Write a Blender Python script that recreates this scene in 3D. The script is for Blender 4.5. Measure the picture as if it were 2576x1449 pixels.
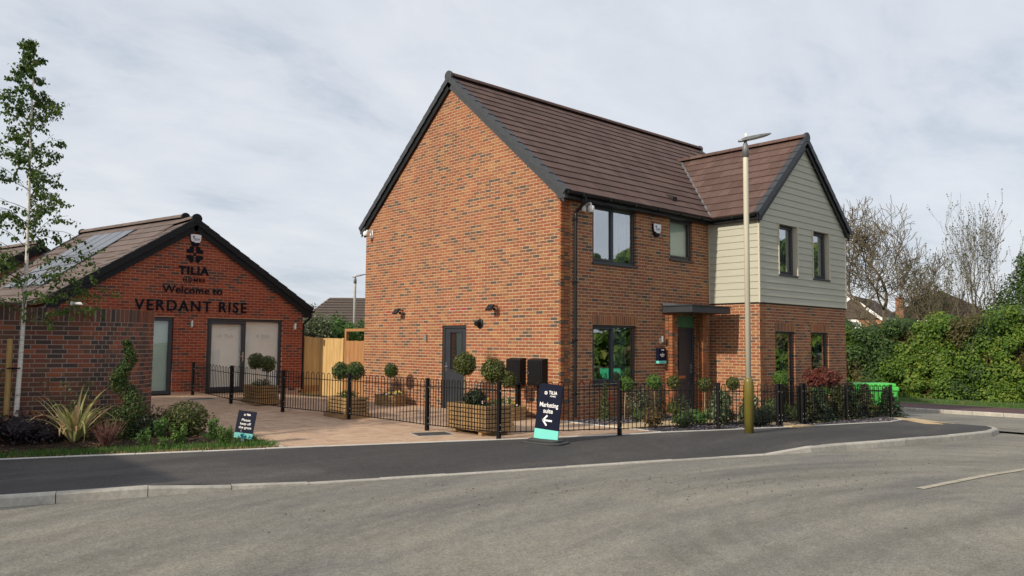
import bpy, bmesh, math, random
from mathutils import Vector, Matrix, noise as mnoise
R = math.radians
for o in list(bpy.data.objects): bpy.data.objects.remove(o)
scene = bpy.context.scene
COL = scene.collection
random.seed(7)

# ---------------------------------------------------------------- camera
CAM = Vector((-12.3916, -11.9769, 1.67)); YAW, PITCH, ROLL, FPX = 0.8304, 0.0694, 0.0075, 1988.63
fw = Vector((math.cos(YAW)*math.cos(PITCH), math.sin(YAW)*math.cos(PITCH), math.sin(PITCH)))
rt = Vector((math.sin(YAW), -math.cos(YAW), 0)); up = rt.cross(fw)
c_, s_ = math.cos(ROLL), math.sin(ROLL)
r2 = c_*rt + s_*up; u2 = -s_*rt + c_*up
cd = bpy.data.cameras.new('camera'); cam = bpy.data.objects.new('camera', cd); COL.objects.link(cam)
mw = Matrix.Identity(4)
for i in range(3):
    mw[i][0], mw[i][1], mw[i][2], mw[i][3] = r2[i], u2[i], -fw[i], CAM[i]
cam.matrix_world = mw
cd.sensor_width = 36; cd.lens = FPX/2576*36; cd.clip_end = 3000; cd.clip_start = .1
scene.camera = cam
scene.render.resolution_x, scene.render.resolution_y = 1024, 576

# ---------------------------------------------------------------- sky and sun
SUN = Vector((1, .03, -.50)).normalized()
world = bpy.data.worlds.new('World'); scene.world = world; world.use_nodes = True
wn = world.node_tree; wn.nodes.clear()
def N(nt, t, **k):
    n = nt.nodes.new(t)
    for a, v in k.items():
        if a == 'inp':
            for i, x in v.items(): n.inputs[i].default_value = x
        else: setattr(n, a, v)
    return n
sky = N(wn, 'ShaderNodeTexSky', sky_type='NISHITA', sun_disc=False, sun_elevation=R(26.5), sun_rotation=R(-90), air_density=1.0, dust_density=2.5)
bg1 = N(wn, 'ShaderNodeBackground', inp={1: .12}); wn.links.new(sky.outputs[0], bg1.inputs[0])
tc = N(wn, 'ShaderNodeTexCoord'); sep = N(wn, 'ShaderNodeSeparateXYZ'); wn.links.new(tc.outputs['Generated'], sep.inputs[0])
zz = N(wn, 'ShaderNodeMath', operation='ADD', inp={1: .22}); wn.links.new(sep.outputs[2], zz.inputs[0])
zm = N(wn, 'ShaderNodeMath', operation='MAXIMUM', inp={1: .08}); wn.links.new(zz.outputs[0], zm.inputs[0])
dx = N(wn, 'ShaderNodeMath', operation='DIVIDE'); dy = N(wn, 'ShaderNodeMath', operation='DIVIDE')
wn.links.new(sep.outputs[0], dx.inputs[0]); wn.links.new(zm.outputs[0], dx.inputs[1])
wn.links.new(sep.outputs[1], dy.inputs[0]); wn.links.new(zm.outputs[0], dy.inputs[1])
cmb = N(wn, 'ShaderNodeCombineXYZ'); wn.links.new(dx.outputs[0], cmb.inputs[0]); wn.links.new(dy.outputs[0], cmb.inputs[1])
mp = N(wn, 'ShaderNodeMapping'); mp.inputs['Rotation'].default_value = (0, 0, R(38)); mp.inputs['Scale'].default_value = (.75, 1.15, 1); wn.links.new(cmb.outputs[0], mp.inputs[0])
nz1 = N(wn, 'ShaderNodeTexNoise', inp={'Scale': 1.15, 'Detail': 7, 'Roughness': .58, 'Distortion': .7}); wn.links.new(mp.outputs[0], nz1.inputs['Vector'])
nz2 = N(wn, 'ShaderNodeTexNoise', inp={'Scale': 4.2, 'Detail': 8, 'Roughness': .62, 'Distortion': .4}); wn.links.new(mp.outputs[0], nz2.inputs['Vector'])
mxn = N(wn, 'ShaderNodeMix', data_type='FLOAT', inp={0: .32}); wn.links.new(nz1.outputs[0], mxn.inputs[2]); wn.links.new(nz2.outputs[0], mxn.inputs[3])
cr = N(wn, 'ShaderNodeValToRGB'); wn.links.new(mxn.outputs[0], cr.inputs[0])
e = cr.color_ramp.elements; e[0].position = .36; e[0].color = (.57, .64, .73, 1); e[1].position = .60; e[1].color = (.84, .865, .915, 1)
e2 = cr.color_ramp.elements.new(.47); e2.color = (.74, .78, .85, 1)
bg2 = N(wn, 'ShaderNodeBackground', inp={1: 1.0}); wn.links.new(cr.outputs[0], bg2.inputs[0])
ms = N(wn, 'ShaderNodeMixShader', inp={0: .88}); wn.links.new(bg1.outputs[0], ms.inputs[1]); wn.links.new(bg2.outputs[0], ms.inputs[2])
wo = N(wn, 'ShaderNodeOutputWorld'); wn.links.new(ms.outputs[0], wo.inputs[0])
sl = bpy.data.lights.new('sun', 'SUN'); sl.energy = 4.0; sl.angle = R(1.0); sl.color = (1.0, .88, .71)
so = bpy.data.objects.new('sun', sl); COL.objects.link(so); so.rotation_euler = SUN.to_track_quat('-Z', 'Y').to_euler(); so.location = (-40, 0, 30)
vs = scene.view_settings; vs.view_transform = 'Standard'; vs.look = 'None'; vs.exposure = 0; vs.gamma = 1; vs.use_curve_mapping = False
scene.render.engine = 'CYCLES'

# ---------------------------------------------------------------- materials
MATS = {}
def coords(nt, mode, scale=(1, 1, 1), rot=(0, 0, 0)):
    if mode == 'pos': s = N(nt, 'ShaderNodeNewGeometry').outputs['Position']
    else: s = N(nt, 'ShaderNodeTexCoord').outputs['Object']
    m = N(nt, 'ShaderNodeMapping'); m.inputs['Scale'].default_value = scale; m.inputs['Rotation'].default_value = rot
    nt.links.new(s, m.inputs[0]); return m.outputs[0]
def ramp(nt, fac, stops, const=False):
    r = N(nt, 'ShaderNodeValToRGB'); nt.links.new(fac, r.inputs[0])
    el = r.color_ramp.elements
    while len(el) < len(stops): el.new(.5)
    if const: r.color_ramp.interpolation = 'CONSTANT'
    for k, (p, c) in enumerate(stops): el[k].position = p; el[k].color = (*c, 1)
    return r.outputs[0]
def mul(nt, a, b, fac=1.0, mode='MULTIPLY'):
    m = N(nt, 'ShaderNodeMix', data_type='RGBA', blend_type=mode); m.inputs[0].default_value = fac
    nt.links.new(a, m.inputs[6]); nt.links.new(b, m.inputs[7]); return m.outputs[2]
def mat(name, stops, rough=.75, scale=6, detail=5, bump=0, bscale=None, metal=0, mode='pos', src=None, vary=.0, vscale=40, cscale=(1, 1, 1), rot=(0, 0, 0), spec=.5, trans=0, const=False, dist=.003, objvar=0, stain=0):
    """stops: colour tuple or ramp stops; src None -> noise, 'attr' -> face attribute rnd, 'obj' -> object random"""
    if name in MATS: return MATS[name]
    m = bpy.data.materials.new(name); m.use_nodes = True; nt = m.node_tree
    b = nt.nodes['Principled BSDF']; b.inputs['Roughness'].default_value = rough; b.inputs['Metallic'].default_value = metal
    b.inputs['Specular IOR Level'].default_value = spec
    if isinstance(stops[0], (int, float)): stops = [(0, stops), (1, stops)]
    v = coords(nt, mode, cscale, rot)
    if src == 'attr': f = N(nt, 'ShaderNodeAttribute', attribute_name='rnd').outputs['Fac']
    elif src == 'obj': f = N(nt, 'ShaderNodeObjectInfo').outputs['Random']
    else:
        nz = N(nt, 'ShaderNodeTexNoise', inp={'Scale': scale, 'Detail': detail, 'Roughness': .6}); nt.links.new(v, nz.inputs['Vector']); f = nz.outputs[0]
    col = ramp(nt, f, stops, const)
    if vary:
        nz = N(nt, 'ShaderNodeTexNoise', inp={'Scale': vscale, 'Detail': 4, 'Roughness': .65}); nt.links.new(v, nz.inputs['Vector'])
        col = mul(nt, col, ramp(nt, nz.outputs[0], [(.25, (1-vary,)*3), (.75, (1+vary*.6,)*3)]))
    if objvar: col = mul(nt, col, ramp(nt, N(nt, 'ShaderNodeObjectInfo').outputs['Random'], [(0, (1-objvar,)*3), (1, (1+objvar*.5,)*3)]))
    if stain:
        n2 = N(nt, 'ShaderNodeTexNoise', inp={'Scale': .55, 'Detail': 5, 'Roughness': .6}); nt.links.new(coords(nt, 'pos'), n2.inputs['Vector']); col = mul(nt, col, ramp(nt, n2.outputs[0], [(.32, (1-stain, 1-stain, 1-stain*.9)), (.55, (1, 1, 1)), (.72, (1+stain*.45, 1+stain*.45, 1+stain*.4))]))
    nt.links.new(col, b.inputs['Base Color'])
    if bump:
        nb = N(nt, 'ShaderNodeTexNoise', inp={'Scale': bscale or 60, 'Detail': 5, 'Roughness': .6}); nt.links.new(v, nb.inputs['Vector'])
        bp = N(nt, 'ShaderNodeBump', inp={'Strength': bump, 'Distance': dist}); nt.links.new(nb.outputs[0], bp.inputs['Height']); nt.links.new(bp.outputs[0], b.inputs['Normal'])
    if trans:
        t = N(nt, 'ShaderNodeBsdfTranslucent'); nt.links.new(col, t.inputs[0]); mx = N(nt, 'ShaderNodeMixShader', inp={0: trans})
        nt.links.new(b.outputs[0], mx.inputs[1]); nt.links.new(t.outputs[0], mx.inputs[2]); nt.links.new(mx.outputs[0], nt.nodes['Material Output'].inputs[0])
    MATS[name] = m; return m
HB = [(0, (.320, .130, .056)), (.18, (.305, .108, .050)), (.36, (.280, .092, .046)), (.48, (.335, .160, .066)), (.58, (.270, .112, .052)), (.72, (.230, .098, .052)), (.85, (.168, .088, .054)), (.945, (.108, .078, .060))]
SB = [(0, (.29, .062, .030)), (.30, (.33, .078, .036)), (.58, (.25, .055, .030)), (.78, (.165, .062, .042)), (.90, (.105, .055, .042))]
WB = [(0, (.26, .085, .050)), (.16, (.20, .078, .052)), (.36, (.15, .075, .052)), (.58, (.105, .062, .050)), (.78, (.075, .055, .050)), (.92, (.31, .105, .055))]
for nm, st in (('brick_buff', HB), ('brick_red', SB), ('brick_brown', WB)):
    mat(nm, st, .9, src='attr', vary=.28, stain=.16, vscale=45, bump=.5, bscale=120, const=True, spec=.25)
    mat(nm+'_single', st, .9, src='obj', vary=.28, stain=.16, vscale=45, bump=.5, bscale=120, const=True, spec=.25)
mat('mortar', [(.3, (.50, .395, .285)), (.7, (.59, .48, .36))], .95, scale=14, bump=.4, bscale=150, spec=.2)
mat('mortar_dark', [(.3, (.33, .26, .22)), (.7, (.42, .34, .29))], .95, scale=14, bump=.4, bscale=150, spec=.2)
mat('mortar_red', [(.3, (.38, .225, .16)), (.7, (.47, .30, .22))], .95, scale=14, bump=.4, bscale=150, spec=.2)
mat('blue_brick', [(.3, (.035, .036, .045)), (.7, (.06, .06, .07))], .6, scale=9)
mat('air_brick', (.30, .035, .02), .6)
TILE = [(0, (.088, .052, .044)), (.5, (.110, .066, .055)), (1, (.128, .080, .067))]
mat('roof_tile', TILE, .8, src='attr', vary=.14, vscale=9, bump=.35, bscale=160, spec=.3)
mat('roof_tile_single', TILE, .8, src='obj', vary=.14, vscale=9, bump=.35, bscale=160, spec=.3)
TILS = [(0, (.118, .092, .083)), (1, (.158, .122, .110))]
mat('suite_tile', TILS, .85, src='attr', vary=.14, vscale=9, bump=.35, bscale=160, spec=.3)
mat('suite_tile_single', TILS, .85, src='obj', vary=.14, vscale=9, bump=.35, bscale=160, spec=.3)
mat('underlay', (.02, .016, .015), .9)
mat('black_plastic', [(.3, (.007, .008, .009)), (.7, (.011, .012, .014))], .42, scale=5, spec=.25)
mat('verge_grey', [(.3, (.026, .030, .036)), (.7, (.040, .044, .052))], .55, scale=8, bump=.1, bscale=50)
mat('anthracite', [(.3, (.030, .034, .042)), (.7, (.038, .043, .052))], .42, scale=5)
mat('door_grey', [(.3, (.026, .029, .036)), (.7, (.034, .038, .047))], .4, scale=5)
mat('cladding', [(.3, (.40, .40, .33)), (.7, (.44, .435, .36))], .7, scale=3, cscale=(1, 1, 12), bump=.25, bscale=14, spec=.3)
mat('cladding_trim', [(.3, (.50, .46, .36)), (.7, (.55, .51, .40))], .6, scale=4)
mat('lead', [(.3, (.12, .125, .135)), (.7, (.20, .205, .215))], .5, scale=12, metal=.2)
mat('white_plastic', [(.3, (.72, .72, .72)), (.7, (.80, .80, .79))], .4, scale=6)
mat('navy', [(.3, (.004, .006, .020)), (.7, (.006, .009, .026))], .6, scale=4, spec=.12)
mat('navy_letter', [(.3, (.004, .005, .011)), (.7, (.007, .008, .015))], .6, scale=4, spec=.12)
mat('teal', [(.3, (.16, .62, .55)), (.7, (.18, .66, .58))], .4, scale=4)
mat('teal_dark', [(.3, (.06, .36, .36)), (.7, (.07, .38, .38))], .45, scale=4)
mat('print_white', (.82, .82, .82), .5)
mat('print_grey', (.46, .48, .44), .6)
mat('print_blue', (.03, .07, .25), .5)
mat('steel', [(.3, (.55, .55, .55)), (.7, (.65, .65, .65))], .25, scale=6, metal=.9)
mat('galv', [(.3, (.42, .43, .40)), (.7, (.52, .53, .49))], .45, scale=9, metal=.3)
mat('lamp_post_cream', [(.3, (.52, .49, .39)), (.7, (.60, .565, .455))], .42, scale=3, cscale=(1, 1, .2))
mat('lamp_post_olive', [(.35, (.125, .105, .018)), (.65, (.165, .14, .03))], .35, scale=7, cscale=(1, 1, .3), bump=.15, bscale=20)
mat('lamp_head', [(.3, (.13, .135, .14)), (.7, (.18, .185, .19))], .5, scale=6, metal=.2)
mat('fence_black', [(.3, (.006, .006, .007)), (.7, (.009, .009, .010))], .45, scale=8, spec=.2)
mat('verge_dark', [(.3, (.009, .010, .012)), (.7, (.014, .015, .018))], .6, scale=8, spec=.2)
mat('copper', (.45, .21, .11), .35, metal=.8)
mat('green_panel', [(.3, (.045, .15, .07)), (.7, (.06, .19, .09))], .55, scale=6)
mat('green_plastic', [(.3, (.075, .50, .075)), (.7, (.09, .56, .09))], .42, scale=2)
mat('green_barrier', [(.3, (.04, .50, .25)), (.7, (.05, .55, .28))], .5, scale=2)
WOODG = [(.25, (.40, .25, .095)), (.5, (.54, .355, .14)), (.75, (.62, .42, .18))]
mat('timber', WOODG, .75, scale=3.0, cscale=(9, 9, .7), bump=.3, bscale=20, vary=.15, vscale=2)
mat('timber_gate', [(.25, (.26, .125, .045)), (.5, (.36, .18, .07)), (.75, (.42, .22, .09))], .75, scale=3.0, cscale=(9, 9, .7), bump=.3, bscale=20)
mat('planter_wood', [(.25, (.20, .115, .048)), (.5, (.30, .185, .080)), (.75, (.38, .25, .115))], .75, scale=2.4, cscale=(2.2, 2.2, 16), bump=.3, bscale=10, vary=.25, vscale=1.5)
mat('stake_wood', [(.25, (.28, .17, .055)), (.75, (.46, .30, .11))], .75, scale=3, cscale=(8, 8, 1), bump=.3, bscale=20)
mat('soil', [(.3, (.025, .016, .010)), (.7, (.06, .038, .024))], .95, scale=20, bump=.8, bscale=40, dist=.02)
mat('bark_chip', [(0, (.045, .022, .013)), (.5, (.085, .042, .024)), (.85, (.14, .075, .042)), (1, (.24, .15, .09))], .9, src='attr')
mat('slate_chip', [(0, (.060, .050, .062)), (.5, (.10, .085, .10)), (.85, (.15, .13, .145)), (1, (.30, .27, .27))], .7, src='attr')
mat('slate_bed', [(.3, (.045, .038, .046)), (.7, (.11, .095, .11))], .8, scale=45, detail=3, bump=.8, bscale=45, dist=.02)
mat('buff_slab', [(.3, (.50, .37, .20)), (.7, (.58, .44, .26))], .8, scale=5, bump=.15, bscale=90, vary=.12, vscale=30)
mat('kerb', [(.3, (.37, .35, .305)), (.7, (.49, .465, .41))], .9, scale=3.2, bump=.4, bscale=90, vary=.26, vscale=18, objvar=.14)
mat('edging', [(.3, (.52, .50, .46)), (.7, (.66, .64, .59))], .9, scale=3, bump=.2, bscale=100)
mat('paving_block', [(0, (.43, .29, .195)), (.35, (.50, .35, .24)), (.7, (.54, .39, .27)), (1, (.46, .30, .205))], .9, src='attr', vary=.2, vscale=50, bump=.3, bscale=120)
mat('paving_joint', [(.3, (.20, .14, .095)), (.7, (.30, .21, .14))], .95, scale=14)
mat('manhole', [(.3, (.03, .03, .032)), (.7, (.07, .068, .066))], .7, scale=25, bump=.6, bscale=30)
mat('red_tarmac', [(.3, (.085, .042, .045)), (.7, (.115, .058, .060))], .9, scale=2.5, bump=.3, bscale=150, vary=.15, vscale=60)
mat('line_white', [(.35, (.30, .265, .20)), (.6, (.44, .40, .31))], .8, scale=9)
mat('dark_room', [(.3, (.06, .058, .055)), (.7, (.10, .095, .09))], .9)
mat('room_floor', (.10, .07, .05), .8)
mat('curtain', [(.3, (.42, .42, .44)), (.7, (.55, .55, .57))], .9, scale=3, cscale=(14, 14, .3))
mat('blind', [(.3, (.86, .86, .81)), (.7, (.90, .90, .86))], .8, scale=4)
mat('blind_green', [(.3, (.46, .56, .49)), (.7, (.52, .62, .54))], .8, scale=3)
mat('pampas', [(.3, (.50, .44, .30)), (.7, (.62, .56, .40))], .9, scale=20)
mat('solar', [(.3, (.10, .11, .13)), (.7, (.14, .15, .17))], .3, scale=4)
mat('solar_gap', (.012, .012, .014), .5)
mat('far_roof', [(.3, (.075, .055, .045)), (.7, (.105, .08, .065))], .9, scale=3, cscale=(1, 1, 8), vary=.2, vscale=6)
mat('far_brick', [(.3, (.34, .17, .09)), (.7, (.42, .22, .12))], .9, scale=8, vary=.2, vscale=30)
mat('chimney_brick', [(.3, (.20, .10, .06)), (.7, (.27, .14, .085))], .9, scale=8)
mat('far_white', (.78, .77, .75), .6)
mat('near_brick', [(.3, (.30, .085, .045)), (.7, (.36, .11, .06))], .9, scale=8, vary=.2, vscale=30)
mat('bark', [(.3, (.085, .068, .040)), (.7, (.15, .125, .075))], .9, scale=8, cscale=(1, 1, .3), bump=.5, bscale=20)
mat('bark_grey', [(.3, (.10, .088, .060)), (.7, (.15, .13, .09))], .9, scale=8)
mat('bark_dark', [(.3, (.045, .034, .025)), (.7, (.085, .065, .045))], .9, scale=8)
mat('topiary_stem', [(.3, (.20, .15, .10)), (.7, (.32, .25, .17))], .9, scale=10)
mat('red_twig', [(0, (.09, .035, .03)), (1, (.17, .075, .06))], .8, src='attr')
# birch bark with dark lenticels
mb_ = bpy.data.materials.new('birch_bark'); mb_.use_nodes = True; MATS['birch_bark'] = mb_; nt = mb_.node_tree
v = coords(nt, 'pos', (7, 7, 46)); nz = N(nt, 'ShaderNodeTexNoise', inp={'Scale': 1.0, 'Detail': 4, 'Roughness': .6}); nt.links.new(v, nz.inputs['Vector'])
c = ramp(nt, nz.outputs[0], [(.30, (.06, .045, .035)), (.37, (.50, .46, .40)), (.6, (.66, .63, .57)), (1, (.72, .70, .65))])
nt.links.new(c, nt.nodes['Principled BSDF'].inputs['Base Color']); nt.nodes['Principled BSDF'].inputs['Roughness'].default_value = .7
def leafmat(name, stops, trans=.3, rough=.5): return mat(name, stops, rough, src='attr', trans=trans, spec=.35)
leafmat('leaf_birch', [(0, (.040, .080, .014)), (.5, (.065, .120, .020)), (.85, (.10, .155, .028)), (1, (.19, .16, .03))], .45)
leafmat('leaf_box', [(0, (0.024, 0.051, 0.012)), (.5, (0.051, 0.093, 0.018)), (.85, (0.098, 0.143, 0.027)), (1, (0.195, 0.195, 0.045))], .2)
leafmat('leaf_topiary', [(0, (0.041, 0.057, 0.014)), (.5, (0.081, 0.100, 0.022)), (.8, (0.142, 0.142, 0.032)), (1, (0.257, 0.203, 0.061))], .2)
leafmat('leaf_green', [(0, (0.039, 0.098, 0.020)), (.5, (0.070, 0.161, 0.031)), (1, (0.133, 0.231, 0.049))], .3)
leafmat('leaf_light', [(0, (0.061, 0.135, 0.022)), (.6, (0.101, 0.196, 0.035)), (1, (0.176, 0.270, 0.061))], .3)
leafmat('leaf_dark', [(0, (0.016, 0.029, 0.013)), (.6, (0.035, 0.058, 0.022)), (1, (0.072, 0.093, 0.035))], .15)
leafmat('leaf_conifer', [(0, (0.033, 0.060, 0.018)), (.6, (0.075, 0.102, 0.027)), (1, (0.128, 0.135, 0.045))], .15)
leafmat('leaf_brush', [(0, (0.023, 0.029, 0.010)), (.6, (0.055, 0.058, 0.019)), (1, (0.111, 0.085, 0.033))], .15)
leafmat('leaf_brown', [(0, (0.058, 0.039, 0.016)), (.5, (0.111, 0.072, 0.026)), (1, (0.169, 0.117, 0.039))], .2)
leafmat('leaf_purple', [(0, (0.015, 0.011, 0.015)), (.6, (0.033, 0.021, 0.027)), (1, (0.068, 0.045, 0.053))], .1)
leafmat('leaf_varieg', [(0, (.05, .075, .03)), (.45, (.10, .13, .06)), (.75, (.22, .25, .14)), (1, (.45, .46, .32))], .25)
leafmat('leaf_red', [(0, (.10, .024, .020)), (.45, (.16, .038, .030)), (.7, (.12, .055, .028)), (1, (.11, .12, .035))], .25)
leafmat('leaf_nandina', [(0, (0.049, 0.049, 0.020)), (.5, (0.084, 0.077, 0.028)), (.8, (0.182, 0.091, 0.042)), (1, (0.238, 0.084, 0.042))], .25)
leafmat('leaf_phormium', [(0, (.17, .20, .06)), (.35, (.36, .37, .13)), (.7, (.56, .52, .27)), (1, (.48, .31, .19))], .3)
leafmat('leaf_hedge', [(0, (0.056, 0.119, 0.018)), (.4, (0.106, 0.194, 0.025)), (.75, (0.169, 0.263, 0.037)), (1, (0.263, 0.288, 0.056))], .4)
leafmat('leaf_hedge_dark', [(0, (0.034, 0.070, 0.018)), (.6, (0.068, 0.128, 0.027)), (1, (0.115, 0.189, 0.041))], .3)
leafmat('leaf_hedge_dry', [(0, (.06, .06, .02)), (.5, (.115, .10, .035)), (1, (.17, .13, .05))], .25)
leafmat('leaf_bud', [(0, (.055, .065, .025)), (1, (.11, .12, .045))], .3)
leafmat('grass', [(0, (0.041, 0.115, 0.019)), (.5, (0.074, 0.176, 0.030)), (.72, (0.121, 0.216, 0.041)), (.78, (0.324, 0.230, 0.095)), (1, (0.459, 0.338, 0.162))], .3, .6)
leafmat('petal', [(0, (.75, .55, .04)), (.5, (.78, .62, .10)), (.75, (.75, .73, .70)), (1, (.60, .35, .50))], .3)
def pane_mat(name, tint, gfac, rough=.015):
    m = bpy.data.materials.new(name); m.use_nodes = True; nt = m.node_tree; nt.nodes.clear()
    t = N(nt, 'ShaderNodeBsdfTransparent'); t.inputs[0].default_value = (*tint, 1)
    g = N(nt, 'ShaderNodeBsdfGlossy'); g.inputs['Roughness'].default_value = rough; g.inputs[0].default_value = (.92, .94, 1, 1)
    lw = N(nt, 'ShaderNodeLayerWeight', inp={0: .35}); mr = N(nt, 'ShaderNodeMapRange'); mr.inputs[3].default_value = gfac*.75; mr.inputs[4].default_value = min(1, gfac*1.9)
    nt.links.new(lw.outputs['Facing'], mr.inputs[0])
    mx = N(nt, 'ShaderNodeMixShader'); nt.links.new(mr.outputs[0], mx.inputs[0]); nt.links.new(t.outputs[0], mx.inputs[1]); nt.links.new(g.outputs[0], mx.inputs[2])
    # faint waviness of the glass
    nb = N(nt, 'ShaderNodeTexNoise', inp={'Scale': 1.6, 'Detail': 1}); bp = N(nt, 'ShaderNodeBump', inp={'Strength': .05, 'Distance': .02})
    nt.links.new(coords(nt, 'pos'), nb.inputs['Vector']); nt.links.new(nb.outputs[0], bp.inputs['Height']); nt.links.new(bp.outputs[0], g.inputs['Normal'])
    o = N(nt, 'ShaderNodeOutputMaterial'); nt.links.new(mx.outputs[0], o.inputs[0]); MATS[name] = m
pane_mat('glass', (.78, .84, .82), .33); pane_mat('glass_clear', (.97, .98, .97), .07); pane_mat('glass_lower', (.70, .78, .74), .31)

def road_mat(name, c_dust, c_mid, c_dark, streak_rot, dusty, arcs=None, grit=.5):
    m = bpy.data.materials.new(name); m.use_nodes = True; nt = m.node_tree; b = nt.nodes['Principled BSDF']; b.inputs['Roughness'].default_value = .92; b.inputs['Specular IOR Level'].default_value = .3
    v1 = coords(nt, 'pos', (.30, .30, .3)); v2 = coords(nt, 'pos', (.16, 1.0, 1), (0, 0, streak_rot)); v3 = coords(nt, 'pos', (1, 1, 1))
    def nz(v, sc, det=5, ro=.62, di=0): n = N(nt, 'ShaderNodeTexNoise', inp={'Scale': sc, 'Detail': det, 'Roughness': ro, 'Distortion': di}); nt.links.new(v, n.inputs['Vector']); return n.outputs[0]
    a = nz(v1, 1.0, 6, .6, .8); s = nz(v2, 1.3, 6, .62, .5); f = nz(v3, 62, 4, .8); g = nz(v3, 7, 6, .7); k = nz(v3, 26, 5, .75)
    mx = N(nt, 'ShaderNodeMix', data_type='FLOAT', inp={0: .5}); nt.links.new(a, mx.inputs[2]); nt.links.new(s, mx.inputs[3])
    col = ramp(nt, mx.outputs[0], [(.5-dusty, c_dark), (.50, c_mid), (.5+dusty, c_dust)])
    for (cx, cy, rs, lo, hi, amt, sd) in (arcs or []):
        # tyre tracks swept round a turning centre: streaks that depend on the radius, fading along the arc
        pos = N(nt, 'ShaderNodeNewGeometry').outputs['Position']; sub = N(nt, 'ShaderNodeVectorMath', operation='SUBTRACT'); nt.links.new(pos, sub.inputs[0]); sub.inputs[1].default_value = (cx, cy, 0)
        sp = N(nt, 'ShaderNodeSeparateXYZ'); nt.links.new(sub.outputs[0], sp.inputs[0]); cb_ = N(nt, 'ShaderNodeCombineXYZ'); nt.links.new(sp.outputs[0], cb_.inputs[0]); nt.links.new(sp.outputs[1], cb_.inputs[1])
        ln = N(nt, 'ShaderNodeVectorMath', operation='LENGTH'); nt.links.new(cb_.outputs[0], ln.inputs[0]); at = N(nt, 'ShaderNodeMath', operation='ARCTAN2'); nt.links.new(sp.outputs[1], at.inputs[0]); nt.links.new(sp.outputs[0], at.inputs[1])
        mr = N(nt, 'ShaderNodeMath', operation='MULTIPLY', inp={1: rs}); nt.links.new(ln.outputs['Value'], mr.inputs[0]); ma = N(nt, 'ShaderNodeMath', operation='MULTIPLY', inp={1: 1.3}); nt.links.new(at.outputs[0], ma.inputs[0])
        c2 = N(nt, 'ShaderNodeCombineXYZ'); nt.links.new(mr.outputs[0], c2.inputs[0]); nt.links.new(ma.outputs[0], c2.inputs[1]); c2.inputs[2].default_value = sd
        col = mul(nt, col, ramp(nt, nz(c2.outputs[0], 1.0, 5, .6, .15), [(lo, (1-amt,)*3), (.5, (1, 1, 1)), (hi, (1+amt*.7, 1+amt*.66, 1+amt*.55))]))
    col = mul(nt, col, ramp(nt, g, [(.30, (.86,)*3), (.5, (1.0,)*3), (.70, (1.10,)*3)])); col = mul(nt, col, ramp(nt, k, [(.32, (.74,)*3), (.5, (1.0,)*3), (.68, (1.22,)*3)]))
    col = mul(nt, col, ramp(nt, f, [(.30, (1-grit,)*3), (.5, (1.0,)*3), (.70, (1+grit*.75,)*3)]))
    st = nz(v3, 1.7, 5, .7, 1.2); col = mul(nt, col, ramp(nt, st, [(.22, (.70, .69, .68)), (.31, (1, 1, 1))]))
    nt.links.new(col, b.inputs['Base Color'])
    bp = N(nt, 'ShaderNodeBump', inp={'Strength': .6, 'Distance': .008}); nt.links.new(f, bp.inputs['Height']); nt.links.new(bp.outputs[0], b.inputs['Normal']); MATS[name] = m
road_mat('road', (.262, .243, .200), (.222, .211, .182), (.172, .168, .156), R(22), .16, arcs=[(-5.0, -15.6, 2.6, .30, .70, .20, 1.0), (-3.2, -10.4, 4.2, .28, .72, .13, 9.0), (-6.6, -24.0, 1.3, .30, .70, .13, 5.0)], grit=.55)
road_mat('footpath', (.110, .103, .097), (.065, .0625, .062), (.048, .0465, .048), R(-18), .16, grit=.45)
mat('ground_green', [(.3, (.05, .085, .02)), (.7, (.09, .12, .035))], .95, scale=2, bump=.5, bscale=20, dist=.03)

# ---------------------------------------------------------------- helpers
def obj(name, me, m=None, parent=None, loc=None):
    o = bpy.data.objects.new(name, me); COL.objects.link(o)
    if m is not None and not me.materials: me.materials.append(MATS[m] if isinstance(m, str) else m)
    if parent is not None: o.parent = parent
    if loc is not None: o.location = loc
    return o
def tag(o, label=None, cat=None, group=None, kind=None):
    if label: o['label'] = label
    if cat: o['category'] = cat
    if group: o['group'] = group
    if kind: o['kind'] = kind
    return o
def thing(name, label, cat, loc=(0, 0, 0), rz=0, group=None, parent=None):
    o = bpy.data.objects.new(name, None); COL.objects.link(o); o.location = loc; o.rotation_euler = (0, 0, rz); o.empty_display_size = .1
    if parent is not None: o.parent = parent
    return tag(o, label, cat, group)
def empty(name, parent=None, loc=(0, 0, 0), rz=0):
    o = bpy.data.objects.new(name, None); COL.objects.link(o); o.location = loc; o.rotation_euler = (0, 0, rz); o.empty_display_size = .1
    if parent is not None: o.parent = parent
    return o
BOXF = [(0, 3, 2, 1), (4, 5, 6, 7), (0, 1, 5, 4), (1, 2, 6, 5), (2, 3, 7, 6), (3, 0, 4, 7)]
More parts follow.
